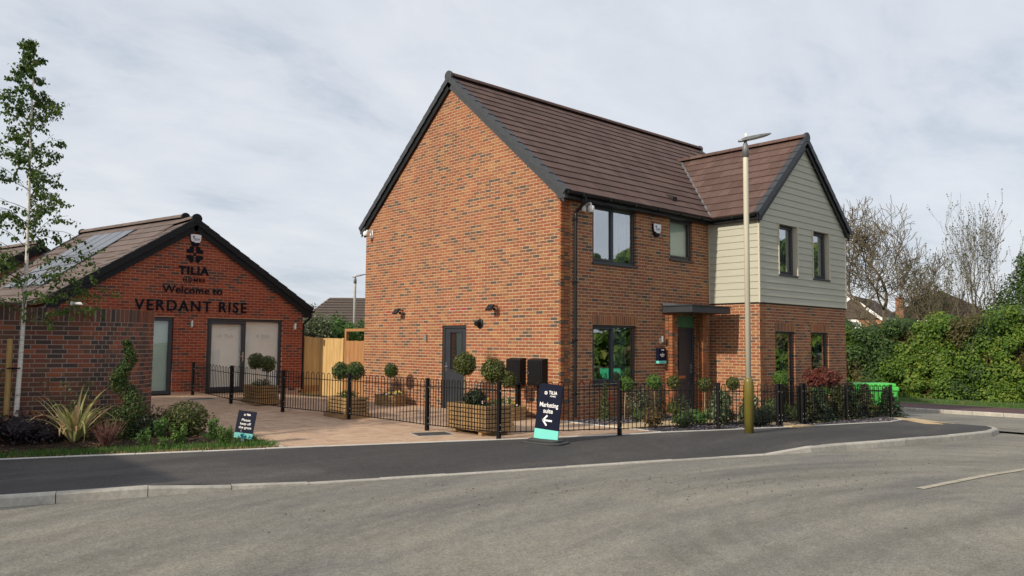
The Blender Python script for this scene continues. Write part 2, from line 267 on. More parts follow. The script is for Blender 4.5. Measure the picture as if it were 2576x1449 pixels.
class MB:
    def __init__(s): s.v = []; s.f = []; s.a = []
    def add(s, vs, fs, a=0.0):
        n = len(s.v); s.v += [tuple(x) for x in vs]
        for f in fs: s.f.append(tuple(i+n for i in f)); s.a.append(a)
    def box(s, x0, y0, z0, x1, y1, z1, a=0.0):
        s.add([(x0, y0, z0), (x1, y0, z0), (x1, y1, z0), (x0, y1, z0), (x0, y0, z1), (x1, y0, z1), (x1, y1, z1), (x0, y1, z1)], BOXF, a); return s
    def obox(s, o, ax, ay, az, a=0.0):
        o, ax, ay, az = map(Vector, (o, ax, ay, az))
        s.add([o, o+ax, o+ax+ay, o+ay, o+az, o+ax+az, o+ax+ay+az, o+ay+az], BOXF, a); return s
    def prism(s, poly, d, a=0.0):
        """poly: list of 3D points, extruded by vector d"""
        n = len(poly); d = Vector(d); P = [Vector(p) for p in poly]
        s.add(P+[p+d for p in P], [tuple(range(n))[::-1], tuple(range(n, 2*n))]+[(i, (i+1) % n, n+(i+1) % n, n+i) for i in range(n)], a); return s
    def tube(s, pts, rad, k=6, a=0.0, cap=True):
        pts = [Vector(p) for p in pts]; rr = rad if isinstance(rad, (list, tuple)) else [rad]*len(pts)
        vs, fs = [], []; up0 = None
        for i, p in enumerate(pts):
            d = (pts[min(i+1, len(pts)-1)]-pts[max(i-1, 0)])
            d = d.normalized() if d.length > 1e-9 else Vector((0, 0, 1))
            if up0 is None: up0 = d.orthogonal().normalized()
            x = (up0-d*up0.dot(d)); x = x.normalized() if x.length > 1e-6 else d.orthogonal().normalized(); up0 = x; y = d.cross(x)
            for j in range(k):
                t = 2*math.pi*j/k; vs.append(p+(x*math.cos(t)+y*math.sin(t))*rr[i])
        for i in range(len(pts)-1):
            for j in range(k): fs.append((i*k+j, i*k+(j+1) % k, (i+1)*k+(j+1) % k, (i+1)*k+j))
        if cap: fs.append(tuple(range(k))[::-1]); fs.append(tuple(range((len(pts)-1)*k, len(pts)*k)))
        s.add(vs, fs, a); return s
    def lathe(s, prof, k=16, c=(0, 0, 0), a=0.0):
        vs, fs = [], []
        for (r, z) in prof:
            for j in range(k): t = 2*math.pi*j/k; vs.append((c[0]+r*math.cos(t), c[1]+r*math.sin(t), c[2]+z))
        for i in range(len(prof)-1):
            for j in range(k): fs.append((i*k+j, i*k+(j+1) % k, (i+1)*k+(j+1) % k, (i+1)*k+j))
        fs.append(tuple(range(k))[::-1]); fs.append(tuple(range((len(prof)-1)*k, len(prof)*k)))
        s.add(vs, fs, a); return s
    def mesh(s, name, smooth=False):
        me = bpy.data.meshes.new(name); me.from_pydata(s.v, [], s.f)
        if any(s.a):
            at = me.attributes.new('rnd', 'FLOAT', 'FACE'); at.data.foreach_set('value', s.a)
        if smooth: me.shade_smooth()
        me.update(); return me
    def build(s, name, m, parent=None, loc=None, smooth=False): return obj(name, s.mesh(name, smooth), m, parent, loc)
def bevel(o, w=.01, seg=2, ang=40):
    b = o.modifiers.new('bevel', 'BEVEL'); b.width = w; b.segments = seg; b.limit_method = 'ANGLE'; b.angle_limit = R(ang); return o
def ss(a, b, x):
    t = min(1, max(0, (x-a)/(b-a))); return t*t*(3-2*t)
SUITE_Y = 9.85
def zg(X, Y):
    t = SUITE_Y-Y; X2 = min(X, 26)
    return -.02*max(0, X2)-.025*max(0, X2-8)+.22*ss(6.5, 0, t)*ss(0, -2.5, X)
def area_px(p):
    v = p-CAM; return v.dot(fw), (1288+FPX*v.dot(r2)/v.dot(fw), 724.5-FPX*v.dot(u2)/v.dot(fw))

# ---------------------------------------------------------------- ground, road, footpath
def sheet(name, x0, x1, y0, y1, step, zf, m, inside=None):
    mbb = MB(); nx = int(round((x1-x0)/step)); ny = int(round((y1-y0)/step)); idx = {}
    def vi(i, j):
        if (i, j) not in idx:
            x, y = x0+(x1-x0)*i/nx, y0+(y1-y0)*j/ny; idx[(i, j)] = len(mbb.v); mbb.v.append((x, y, zf(x, y)))
        return idx[(i, j)]
    for i in range(nx):
        for j in range(ny):
            if inside and not inside(x0+(x1-x0)*(i+.5)/nx, y0+(y1-y0)*(j+.5)/ny): continue
            mbb.f.append((vi(i, j), vi(i+1, j), vi(i+1, j+1), vi(i, j+1))); mbb.a.append(0)
    return mbb.build(name, m, smooth=True)
g = MB()
gx = [-1500, -300, -60]+[-30+2*i for i in range(31)]+[60, 300, 1500]; gy = [-1500, -300, -60]+[-30+2*i for i in range(36)]+[80, 300, 1500]
for x in gx:
    for y in gy: g.v.append((x, y, zg(x, y)-.30))
for i in range(len(gx)-1):
    for j in range(len(gy)-1): k = i*len(gy)+j; g.f.append((k, k+len(gy), k+len(gy)+1, k+1)); g.a.append(0)
tag(g.build('ground', 'ground_green', smooth=True), kind='structure')

RD = Vector((1, -.335, 0)).normalized(); RN = Vector((-RD.y, RD.x, 0))          # along the road, towards the houses
KF = [(-24, 2.55), (-17, .15), (-10.64, -2.05), (-9.01, -2.50), (-8.05, -2.72), (-6.52, -3.25), (-3.62, -4.22), (-.22, -5.38), (.38, -5.54), (2.07, -5.84), (4.92, -6.22), (6.6, -6.33), (7.6, -6.20), (8.35, -5.85), (8.75, -5.25), (9.1, -4.6), (9.9, -3.9), (10.9, -3.2), (11.6, -2.2), (11.9, -.8), (12.0, 6), (12, 45)]
UPST = [.11, .11, .11, .11, .018, .012, .012, .012, .10, .11, .11, .11, .11, .11, .07, .02, .02, .06, .11, .11, .11, .11]
KB = [(-24, 6.3), (-17, 3.55), (-10.12, 1.03), (-8.24, .30), (-6.30, -.41), (-4.88, -.97), (-3.23, -1.64), (-.68, -2.60), (1.3, -3.05), (3.74, -3.50), (5.5, -3.75), (7.18, -4.02), (8.2, -3.9), (9.6, -2.9), (9.95, -1.5), (10.2, 4), (10.5, 45)]
def resample(P, n, vals=None):
    L = [0]
    for a, b in zip(P, P[1:]): L.append(L[-1]+math.dist(a, b))
    out = []
    for i in range(n+1):
        t = L[-1]*i/n; k = max(j for j in range(len(L)) if L[j] <= t+1e-9); k = min(k, len(P)-2); u = (t-L[k])/(L[k+1]-L[k])
        q = tuple(P[k][j]*(1-u)+P[k+1][j]*u for j in range(len(P[0])))
        out.append(q+((vals[k]*(1-u)+vals[k+1]*u,) if vals else ()))
    return out
def upstand_at(x, y):
    best = None
    for k in range(len(KF)-1):
        a, b = Vector(KF[k]), Vector(KF[k+1]); d = b-a; t = max(0, min(1, (Vector((x, y))-a).dot(d)/d.length_squared)); q = a+d*t; e = (Vector((x, y))-q).length
        if best is None or e < best[0]: best = (e, UPST[k]*(1-t)+UPST[k+1]*t)
    return best[1]
ROADZ = -.11
def rz(x, y): return zg(x, y)+ROADZ
tag(sheet('road', -40, 20.6, -34, 46, .8, rz, 'road', inside=lambda x, y: (x > 8.5 and y < 44) or (Vector((x, y, 0))-Vector((-3.62, -3.6, 0))).dot(RN) < 1.0), kind='structure')
# footpath: ruled strip between kerb and back edging
ncol = 8
front = resample(KF, 160, UPST)
def nearest_on(P, q):
    best = None
    for a, b in zip(P, P[1:]):
        a, b = Vector(a), Vector(b); d = b-a; t = max(0, min(1, (q-a).dot(d)/d.length_squared)); r = a+d*t
        if best is None or (r-q).length < best[0]: best = ((r-q).length, r)
    return best[1]
back = []
back_rs = resample(KB, 160)
fp = MB()
for i in range(161):
    f = Vector(front[i][:2]); ups = front[i][2]; b = Vector(back_rs[i]) if i in (0, 160) else nearest_on(KB, f)
    f = f+(b-f).normalized()*.10
    for j in range(ncol+1):
        t = j/ncol; q = f.lerp(b, t); z0 = zg(*f)+ROADZ+ups; z1 = zg(*b)-.004
        fp.v.append((q.x, q.y, z0+(z1-z0)*(min(1, t*1.6))))
for i in range(160):
    for j in range(ncol): k = i*(ncol+1)+j; fp.f.append((k, k+ncol+1, k+ncol+2, k+1)); fp.a.append(0)
tag(fp.build('footpath', 'footpath', smooth=True), kind='structure')
# kerb stones
kerb = tag(empty('kerb'), kind='structure')
def stones(P, length, w, parent, m, zf, top, side=1, depth=.22, name='kerb_stone', gap=.009, xlim=None, bev=.022, vals=None):
    L = sum(math.dist(a, b) for a, b in zip(P, P[1:])); n = max(1, int(round(L/length))); pts = resample(P, n, vals)
    for k in range(n):
        a, b = Vector(pts[k][:2]), Vector(pts[k+1][:2])
        if xlim and not (xlim(a.x, a.y) or xlim(b.x, b.y)): continue
        d = (b-a).normalized(); nn = Vector((-d.y, d.x))*side; a2, b2 = a+d*gap/2, b-d*gap/2
        ta = top(pts[k]) if callable(top) else top; tb = top(pts[k+1]) if callable(top) else top
        za, zb = zf(*a), zf(*b); j = random.uniform(-.003, .003); q = MB(); P4 = [a2, b2, b2+nn*w, a2+nn*w]; T = [za+ta, zb+tb, zb+tb, za+ta]
        c = bev if min(ta, tb) > .02 else .004
        vs = [(p.x, p.y, z-depth+j) for p, z in zip(P4, T)]+[(p.x, p.y, z-(c if i < 2 else 0)+j) for i, (p, z) in enumerate(zip(P4, T))]
        i1, i2 = a2+nn*c*.7, b2+nn*c*.7
        vs += [(i1.x, i1.y, T[0]+j), (i2.x, i2.y, T[1]+j)]
        q.add(vs, [(0, 1, 5, 4), (1, 2, 6, 9, 5), (2, 3, 7, 6), (3, 0, 4, 8, 7), (4, 5, 9, 8), (8, 9, 6, 7), (3, 2, 1, 0)])
        q.build(name, m, parent)
stones(KF, .915, .125, kerb, 'kerb', lambda x, y: zg(x, y)+ROADZ, lambda p: p[2]+.003, side=1, vals=UPST, xlim=lambda x, y: y < 6 and x > -14)
edg = tag(empty('path_edging'), kind='structure')
stones(KB, .915, .05, edg, 'edging', zg, .008, side=1, name='edging_stone', xlim=lambda x, y: y < 6 and x > -14, bev=.006)
FK = [(19.0, -16), (18.95, -9), (18.9, -4), (18.3, -1.5), (17.6, 2), (17.2, 40)]
farkerb = tag(empty('far_kerb'), kind='structure')
stones(FK, .915, .15, farkerb, 'kerb', rz, .13, side=-1, name='kerb_stone', xlim=lambda x, y: y < 12)
rf = MB()
for k, (x, y) in enumerate(resample(FK, 40)):
    for t in (0.14, 3, 6.6): rf.v.append((x+t, y, zg(x, y)+.0 if t < 1 else zg(x+t, y)+.05))
for k in range(40):
    for j in range(2): q = k*3+j; rf.f.append((q, q+1, q+4, q+3)); rf.a.append(0)
tag(rf.build('red_footway', 'red_tarmac', smooth=True), kind='structure')
vg = MB()
for k, (x, y) in enumerate(resample(FK, 40)):
    for t in (6.55, 8, 14): vg.v.append((x+t, y, zg(x+t, y)+.055+.05*(t > 7)))
for k in range(40):
    for j in range(2): q = k*3+j; vg.f.append((q, q+1, q+4, q+3)); vg.a.append(0)
tag(vg.build('verge', 'ground_green', smooth=True), kind='structure')
def mark(name, poly, m='line_white', n=14):
    q = MB(); a, b, c, d = map(Vector, poly); vs = []
    for i in range(n+1):
        for p in (a.lerp(b, i/n), d.lerp(c, i/n)): vs.append((p.x, p.y, rz(p.x, p.y)+.008))
    q.add(vs, [(2*i, 2*i+2, 2*i+3, 2*i+1) for i in range(n)]); return tag(q.build(name, m), kind='structure')
q = MB(); c0 = Vector((-1.86, -8.03)); d = Vector((3.05, -.36)).normalized(); nn = Vector((-d.y, d.x))
mark('road_marking', [c0-nn*.05, c0+d*4-nn*.05, c0+d*4+nn*.05, c0+nn*.05])
for k in range(3):
    a = Vector((10.0+.25*k, -5.95-1.7*k)); mark('road_marking', [a, a+Vector((.18, 0)), a+Vector((.28, 1.1)), a+Vector((.10, 1.1))])
random.seed(61); q = MB()
for (mx_, my_, sp_, nn_) in ((-5.6, -5.0, .55, 40), (-4.4, -5.6, .5, 36), (-3.5, -6.4, .5, 40), (-8.3, -4.6, .4, 14), (-2.2, -6.9, .5, 26), (.3, -7.0, .9, 24), (-6.8, -4.2, 1.6, 40), (-1, -6.2, 2.5, 50)):
    for i in range(nn_):
        x, y = mx_+random.gauss(0, sp_), my_+random.gauss(0, sp_*.5)
        if (Vector((x, y, 0))-Vector((-3.62, -4.35, 0))).dot(RN) > 0: continue
        s = random.uniform(.005, .017); c = Vector((x, y, rz(x, y)+s*.15)); d0 = random.uniform(0, 6.3); ring = [c+Vector((math.cos(d0+k*1.05)*s*random.uniform(.7, 1.3), math.sin(d0+k*1.05)*s*random.uniform(.7, 1.3), 0)) for k in range(6)]
        q.add(ring+[c+Vector((0, 0, s*.6))], [(k, (k+1) % 6, 6) for k in range(6)], random.uniform(.01, 1))
tag(q.build('mud_crumbs', mat('mud', [(0, (.06, .045, .03)), (1, (.16, .12, .08))], .95, src='attr')), 'dried mud crumbs scattered over the road', 'mud', kind='stuff')
# tactile paving slabs at the crossing
tact = tag(empty('crossing_paving'), kind='structure')
for i in range(5):
    for j in range(2):
        a = Vector((8.0, -5.3))+Vector((.37, .36))*i*.95+Vector((-.36, .37))*j*.8; q = MB(); ups = .035
        q.obox((a.x, a.y, zg(a.x, a.y)-.05), (.35, .34, -.01), (-.29, .30, 0), (0, 0, .045+.012*j)); q.build('slab', 'buff_slab', tact)

# ---------------------------------------------------------------- brickwork
BL, BH, BW, JT = .213, .063, .1025, .012
class Bricks:
    """collects bricks of one building; biggest on screen become single objects"""
    def __init__(s): s.all = []
    def wall(s, o, ax, nrm, length, rowz0, rows, edge, openings, starts=(0, 0), depth=BW, endpad=(0, 0), unit=BL):
        o, ax, nrm = Vector(o), Vector(ax).normalized(), Vector(nrm).normalized()
        for r in range(rows):
            z0 = rowz0+r*.075; zm = z0+.0325; lo, hi = edge(zm)
            lo = max(lo, starts[r % 2] if lo <= 1e-6 else lo); hi2 = hi-(endpad[r % 2] if hi >= length-1e-6 else 0)
            iv = [(lo, hi2)]
            for (x0, x1, za, zb) in openings:
                if za-.03 < zm < zb+.0 or (za < zm < zb):
                    nv = []
                    for (p, q) in iv:
                        if x1 <= p or x0 >= q: nv.append((p, q)); continue
                        if x0-p > .01: nv.append((p, x0))
                        if q-x1 > .01: nv.append((x1, q))
                    iv = nv
            ph = (0 if r % 2 == 0 else (unit+JT)/2)
            for (p, q) in iv:
                k = math.floor((p-ph)/(unit+JT))
                while True:
                    b0 = ph+k*(unit+JT); b1 = b0+unit; k += 1
                    if b0 >= q-.005: break
                    c0, c1 = max(b0, p), min(b1, q)
                    if c1-c0 < .008: continue
                    pr = random.uniform(-.0015, .0015)
                    s.all.append((o+ax*c0+Vector((0, 0, z0))+nrm*pr, ax*(c1-c0), -nrm*depth, random.random(), c1-c0))
    def finish(s, parent, m, n=300, top=BH, fullonly=True):
        def size(b):
            d, (x, y) = area_px(b[0]); 
            if d < 1 or not (0 < x < 2576 and 0 < y < 1449): return 0
            nv = b[2].normalized(); vd = (b[0]-CAM).normalized(); return abs(nv.dot(vd))/(d*d) if nv.dot(vd) > 0 else 0
        full = [b for b in s.all if abs(b[4]-BL) < .004 and abs(b[2].length-BW) < .01]
        full.sort(key=size, reverse=True); single = set(id(b) for b in full[:n])
        me = MB().box(0, 0, 0, BL, BW, BH).mesh('brick'); me.materials.append(MATS[m+'_single'])
        rest = MB()
        for b in s.all:
            if id(b) in single:
                o = bpy.data.objects.new('brick', me); COL.objects.link(o); o.parent = parent
                o.matrix_local = parent_inv(parent) @ Matrix.Translation(b[0]) @ Matrix.Rotation(math.atan2(b[1].y, b[1].x), 4, 'Z') @ Matrix.Diagonal((b[4]/BL, 1 if b[1].normalized().cross(b[2].normalized()).z > 0 else -1, 1, 1))
            else: rest.obox(b[0], b[1], b[2], (0, 0, BH), max(.001, b[3]))
        for i, f in enumerate(rest.f): pass
        o = rest.build('brickwork', m, parent); o.matrix_local = parent_inv(parent); tag(o, kind='stuff'); return o
def parent_inv(p):
    return (Matrix.Translation(p.location) @ p.rotation_euler.to_matrix().to_4x4()).inverted()
def backing(mbx, o, ax, nrm, length, z0, z1, openings, rec=.003, thick=.28, edge=None, step=.075):
    """mortar-coloured wall core, cut around the openings; gable part stepped by course behind the bricks"""
    o, ax, nrm = Vector(o), Vector(ax).normalized(), Vector(nrm).normalized()
    xs = sorted(set([0, length]+[x for op in openings for x in (op[0]-.004, op[1]+.004)])); zs = sorted(set([z0, z1]+[z for op in openings for z in (op[2], op[3])]))
    for za, zb in zip(zs, zs[1:]):
        for xa, xb in zip(xs, xs[1:]):
            xm, zm = (xa+xb)/2, (za+zb)/2
            if zm < z0 or zm > z1 or any(op[0]-.01 < xm < op[1]+.01 and op[2] < zm < op[3] for op in openings): continue
            mbx.obox(o+ax*xa+Vector((0, 0, za))-nrm*rec, ax*(xb-xa), -nrm*thick, (0, 0, zb-za))

# ---------------------------------------------------------------- window / door builders (x along wall, y into wall, z up)
def place(o, origin, ax, nrm):
    ax, nrm = Vector(ax).normalized(), Vector(nrm).normalized(); m = Matrix.Identity(4)
    for i in range(3): m[i][0], m[i][1], m[i][2], m[i][3] = ax[i], -nrm[i], (0, 0, 1)[i], origin[i]
    return m
def framebox(q, x0, z0, x1, z1, t, y0, y1):
    q.box(x0, y0, z0, x1, y1, z0+t).box(x0, y0, z1-t, x1, y1, z1).box(x0, y0, z0+t, x0+t, y1, z1-t).box(x1-t, y0, z0+t, x1, y1, z1-t)
def window(parent, origin, ax, nrm, w, h, lights=1, sash=None, transom=None, setback=.07, glass='glass', sill=True, inner=None, name='window', t=.055):
    m = parent_inv(parent) @ place(None, Vector(origin), ax, nrm)
    W = empty(name, parent); W.matrix_local = m
    f = MB(); framebox(f, .003, .003, w-.003, h-.003, t, setback, setback+.07)
    xs = [i*w/lights for i in range(1, lights)]
    for x in xs: f.box(x-.028, setback+.002, t, x+.028, setback+.068, h-t)
    if transom: f.box(t, setback+.002, transom-.03, w-t, setback+.068, transom+.03)
    bevel(f.build('frame', 'anthracite', W), .008, 1)
    for k in (sash or []):
        x0 = k*w/lights+(.028 if k else t); x1 = (k+1)*w/lights-(.028 if k < lights-1 else t)
        q = MB(); framebox(q, x0+.002, (transom+.03 if transom else t)+.002, x1-.002, h-t-.002, .045, setback-.015, setback+.05); bevel(q.build('sash', 'anthracite', W), .007, 1)
    q = MB(); q.box(t, setback+.030, t, w-t, setback+.036, h-t); q.build('pane', glass, W)
    if sill: q = MB(); q.box(-.03, -.045, -.045, w+.03, setback+.03, -.001); bevel(q.build('sill', 'anthracite', W), .006, 1)
    if inner == 'curtain':
        q = MB(); 
        for (xa, xb) in ((t, w*.22), (w*.62, w*.92)):
            n = max(3, int((xb-xa)/.05))
            for i in range(n): x = xa+(xb-xa)*i/n; q.box(x, setback+.16+.02*(i % 2), .02, x+(xb-xa)/n+.002, setback+.175+.02*(i % 2), h)
        q.build('curtain', 'curtain', W)
    elif inner in ('blind', 'blind_green'):
        q = MB(); n = int(h/.05)
        for i in range(n): z = i*h/n; q.add([(t*.5, setback+.10, z), (w-t*.5, setback+.10, z), (w-t*.5, setback+.115, z+h/n*.98), (t*.5, setback+.115, z+h/n*.98)], [(0, 1, 2, 3)])
        q.box(0, setback+.13, 0, w, setback+.14, h)
        q.build('blind', inner, W)
    elif inner == 'room':
        pass
    return W

# ================================================================ THE HOUSE
GW, HE, A_, P_, B_, ZC, LX = 7.94, 4.95, 5.682, 1.475, 10.447, 2.75, 11.04
house = thing('brick_house', 'two-storey brick house with brown tiled roof and grey clad front gable', 'house')
hb = Bricks()
TA, TB = .849, .915                       # roof slopes
EO = .20; ZE = 5.0                        # eaves overhang and level of the roof surface there
def gable_edge(z):
    if z < HE: return (0, GW)
    k = (z-HE)/TA*1.0; return (max(0, k-.05), min(GW, GW-k+.05))
GD = (3.25, 4.22, -.2, 2.10)
FW = [(1.03, 2.61, .75, 2.10), (1.03, 2.61, 3.525, 4.875), (3.944, 4.93, 3.825, 4.875), (3.99, 5.01, -.2, 2.40), (1.0, 2.64, 2.10, 2.325)]
WL = [(6.43-A_, 7.44-A_, -.2, 2.025), (8.34-A_, 9.36-A_, -.2, 2.025), (6.40-A_, 7.47-A_, 2.025, 2.25), (8.31-A_, 9.39-A_, 2.025, 2.25)]
AIRB = [(6.60, 6.82, 2.475, 2.55), (3.70, 3.92, 2.475, 2.55), (3.24, 3.46, 2.475, 2.55), (6.72, 6.94, .225, .30)]
hb.wall((0, 0, 0), (0, 1, 0), (-1, 0, 0), GW, -.15, 112, lambda z: gable_edge(z) if z < 8.25 else (3.97, 3.97), [GD]+AIRB, starts=(0, .1125))
hb.wall((0, 0, 0), (1, 0, 0), (0, -1, 0), A_, -.15, 68, lambda z: (0, A_), FW+[(1.55, 1.77, .375, .45)], starts=(.1125, 0))
hb.wall((A_, 0, 0), (0, -1, 0), (-1, 0, 0), P_, -.225, 40, lambda z: (.0, P_), [], starts=(.012, .012), endpad=(.1125, 0))
hb.wall((A_, -P_, 0), (1, 0, 0), (0, -1, 0), B_-A_, -.225, 40, lambda z: (0, B_-A_), WL, starts=(0, .1125))
for x in (3.73, 5.04):                    # porch piers
    hb.wall((x, 0, 0), (0, -1, 0), (-1, 0, 0), .2175, -.15, 35, lambda z: (0, .2175), [], starts=(0, 0), endpad=(.1125, 0))
    hb.wall((x, -.2175, 0), (1, 0, 0), (0, -1, 0), .2275, -.15, 35, lambda z: (0, .2275), [], starts=(0, .1125), endpad=(0, 0), depth=.10)
hb.finish(house, 'brick_buff')
w = MB()
backing(w, (0, .05, 0), (0, 1, 0), (-1, 0, 0), GW-.05, -.3, HE, [(GD[0]-.05, GD[1]-.05, GD[2], GD[3])])
q = [(.003, .12, HE), (.003, GW-.12, HE), (.003, GW/2, HE+(GW/2-.12)*TA)]; w.prism(q, (.28, 0, 0))
w.build('gable_wall', 'mortar', house)
w = MB(); backing(w, (.29, 0, 0), (1, 0, 0), (0, -1, 0), A_-.28, -.3, HE, [(a-.29, b-.29, c, d) for a, b, c, d in FW[:4]]); w.build('front_wall', 'mortar', house)
w = MB(); backing(w, (A_, -.008, 0), (0, -1, 0), (-1, 0, 0), P_-.02, -.4, 2.76, []); backing(w, (A_+.29, -P_, 0), (1, 0, 0), (0, -1, 0), B_-A_-.29, -.4, 2.76, [(a-.29, b-.29, c, d) for a, b, c, d in WL[:2]])
w.box(B_-.007, -P_+.29, -.4, B_-.29, 0, 2.76); w.build('wing_wall', 'mortar', house)
w = MB(); w.box(.29, GW-.28, -.3, LX, GW, HE).box(LX-.28, .01, -.3, LX, GW-.28, HE).prism([(LX-.28, .1, HE), (LX-.28, GW-.1, HE), (LX-.28, GW/2, HE+(GW/2-.1)*TA)], (.28, 0, 0)); w.box(B_, -.01, -.3, LX-.28, .28, HE); w.build('rear_wall', 'near_brick', house)
w = MB(); w.box(.3, .3, -.05, LX-.3, GW-.3, .0).box(A_+.3, -P_+.3, -.06, B_-.3, .29, 0).box(.3, .3, 2.5, LX-.3, GW-.3, 2.7).box(A_+.3, -P_+.3, 2.5, B_-.3, .29, 2.7); w.build('floor', 'room_floor', house)
w = MB(); w.box(.3, 3.2, 0, LX-.3, 3.3, 2.5).box(.3, 3.2, 2.7, LX-.3, 3.3, 4.9).box(3.2, .3, 0, 3.3, 3.2, 2.5).box(3.2, .3, 2.7, 3.3, 3.2, 4.9).box(A_-.1, .3, 0, A_, 3.2, 2.5).box(A_-.1, .3, 2.7, A_, 3.2, 4.9).box(.3, .3, 4.88, LX-.3, GW-.3, 4.94).box(A_+.3, -P_+.3, 4.88, B_-.3, .28, 4.93).box(7.9, -P_+.3, 0, 7.95, 3.2, 2.5).box(7.9, -P_+.3, 2.7, 7.95, 3.2, 4.88); w.build('inner_wall', 'dark_room', house)
for k, (a, b, c, d) in enumerate(AIRB):
    q = MB(); q.box(-.001, a+.005, c, .1, b-.005, d-.010); q.build('air_brick', 'air_brick', house)
    q = MB(); q.box(.002, a-.012, c-.012, .08, b+.012, d+.002); q.build('mortar_surround', 'edging', house)
q = MB(); q.box(1.555, -.001, .375, 1.765, .1, .44); q.build('air_brick', 'air_brick', house)
# soldier lintels
def soldiers(parent, o, ax, nrm, x0, x1, z0, m, h=.215, name='lintel', zt=None, single=True):
    L = empty(name, parent); n = int(round((x1-x0)/.075)); me = MB().box(0, 0, 0, .065, .1, h).mesh('brick'); me.materials.append(MATS[m])
    for i in range(n):
        x = x0+(x1-x0)*i/n+.005; p = Vector(o)+Vector(ax)*x+Vector((0, 0, z0+.005))+Vector(nrm)*random.uniform(-.001, .001); q = bpy.data.objects.new('brick', me); COL.objects.link(q); q.parent = L
        q.matrix_local = Matrix.Translation(p) @ Matrix.Rotation(math.atan2(ax[1], ax[0]), 4, 'Z')
    return L
soldiers(house, (0, 0, 0), (1, 0, 0), (0, -1, 0), 1.0, 2.64, 2.10, 'brick_buff_single')
for a in (WL[2], WL[3]): soldiers(house, (A_, -P_, 0), (1, 0, 0), (0, -1, 0), a[0], a[1], 2.025, 'brick_buff_single')
# windows
window(house, (1.03, 0, .75), (1, 0, 0), (0, -1, 0), 1.58, 1.35, 2, sash=[0], glass='glass_lower', inner='curtain')
window(house, (1.03, 0, 3.525), (1, 0, 0), (0, -1, 0), 1.58, 1.35, 2, sash=[0], inner='curtain')
window(house, (3.944, 0, 3.825), (1, 0, 0), (0, -1, 0), .986, 1.05, 1, sash=[0], inner='blind_green', glass='glass_clear')
window(house, (6.43, -P_, -.15), (1, 0, 0), (0, -1, 0), 1.01, 2.175, 1, transom=.90, glass='glass_lower', sill=False, inner='curtain')
window(house, (8.34, -P_, -.15), (1, 0, 0), (0, -1, 0), 1.02, 2.175, 1, transom=.90, glass='glass_lower', sill=False, inner='curtain')
UWX = [(6.64, 7.60), (8.49, 9.44)]
for x0, x1 in UWX:
    window(house, (x0, -P_, 3.525), (1, 0, 0), (0, -1, 0), x1-x0, 1.335, 1, sash=[0], setback=.10, inner='curtain')
    for xx in (x0-.028, x1): q = MB(); q.box(xx, -P_-.045, 3.50, xx+.028, -P_+.12, 4.875); q.build('window_trim', 'cladding_trim', house)
    q = MB(); q.box(x0, -P_+.0, 4.86, x1, -P_+.12, 4.875); q.build('window_trim', 'cladding_trim', house)
# pampas plumes and a vase behind the ground floor window
# cladding: one object for each board
def board(p0, ax, nrm, x0, x1, z, parent, xt0=None, xt1=None, g=.175):
    q = MB(); p0, ax, nrm = Vector(p0), Vector(ax), Vector(nrm); xt0 = x0 if xt0 is None else xt0; xt1 = x1 if xt1 is None else xt1
    if x1-x0 < .05: return
    if xt1-xt0 < .02: xt0 = xt1 = (xt0+xt1)/2
    zb, zt = z, z+g
    def pt(x, d, zz): return p0+ax*x+nrm*d+Vector((0, 0, zz))
    q.add([pt(x0, .030, zb), pt(x1, .030, zb), pt(xt1, .012, zt), pt(xt0, .012, zt), pt(x0, .0, zb), pt(x1, .0, zb), pt(xt1, -.0, zt), pt(xt0, -.0, zt)], BOXF)
    q.build('cladding_board', 'cladding', parent)
zc = ZC; k = 0
while zc < 4.93:
    board((A_, 0, 0), (0, -1, 0), (-1, 0, 0), .0, P_, zc, house, g=min(.175, 4.95-zc))
    zc += .175
zc = ZC; WW = B_-A_
while zc < 7.05:
    zt = zc+.175
    def lim(z):
        k = max(0, (z-4.98)/TB); return (k, WW-k)
    iv = [(lim(zc), lim(zt))]
    segs = [(*lim(zc), *lim(zt))]
    for x0, x1 in UWX:
        a, b = x0-A_-.028, x1-A_+.028
        if zt > 3.50 and zc < 4.84:
            if zc < 3.47: board((A_, -P_, 0), (1, 0, 0), (0, -1, 0), a, b, zc, house, g=3.478-zc)
        if zt > 3.50 and zc < 4.84:
            ns = []
            for (l0, h0, l1, h1) in segs:
                if a > l0 and b < h0: ns += [(l0, a, l1, a), (b, h0, b, h1)]
                else: ns.append((l0, h0, l1, h1))
            segs = ns
    for (l0, h0, l1, h1) in segs: board((A_, -P_, 0), (1, 0, 0), (0, -1, 0), l0, h0, zc, house, l1, h1)
    zc = zt
w = MB(); w.box(A_-.002, -P_+.3, 2.76, A_+.25, .0, HE)
xs_ = sorted([A_-.002, B_+.002]+[v for t in UWX for v in (t[0]-.012, t[1]+.012)])
for xa, xb in zip(xs_[::2], xs_[1::2]): w.box(xa, -P_-.002, 2.76, xb, -P_+.25, HE-.001)
for x0, x1 in UWX: w.box(x0-.012, -P_-.002, 2.76, x1+.012, -P_+.25, 3.48); w.box(x0-.012, -P_-.002, 4.876, x1+.012, -P_+.25, HE-.001)
w.prism([(A_+.06, -P_-.002, HE), (B_-.06, -P_-.002, HE), ((A_+B_)/2, -P_-.002, HE+(WW/2-.06)*TB)], (0, .2, 0)); w.box(B_-.25, -P_+.25, 2.76, B_+.002, .0, HE)
w.build('clad_wall', 'cladding_trim', house)
for (x, y) in ((A_-.036, -P_-.036), (B_-.004, -P_-.036)): q = MB(); q.box(x, y, 2.74, x+.042, y+.042, 4.97); q.build('corner_trim', 'cladding_trim', house)
q = MB(); q.box(A_-.032, -.045, 2.74, A_-.001, -.004, 4.95); q.build('corner_trim', 'cladding_trim', house)
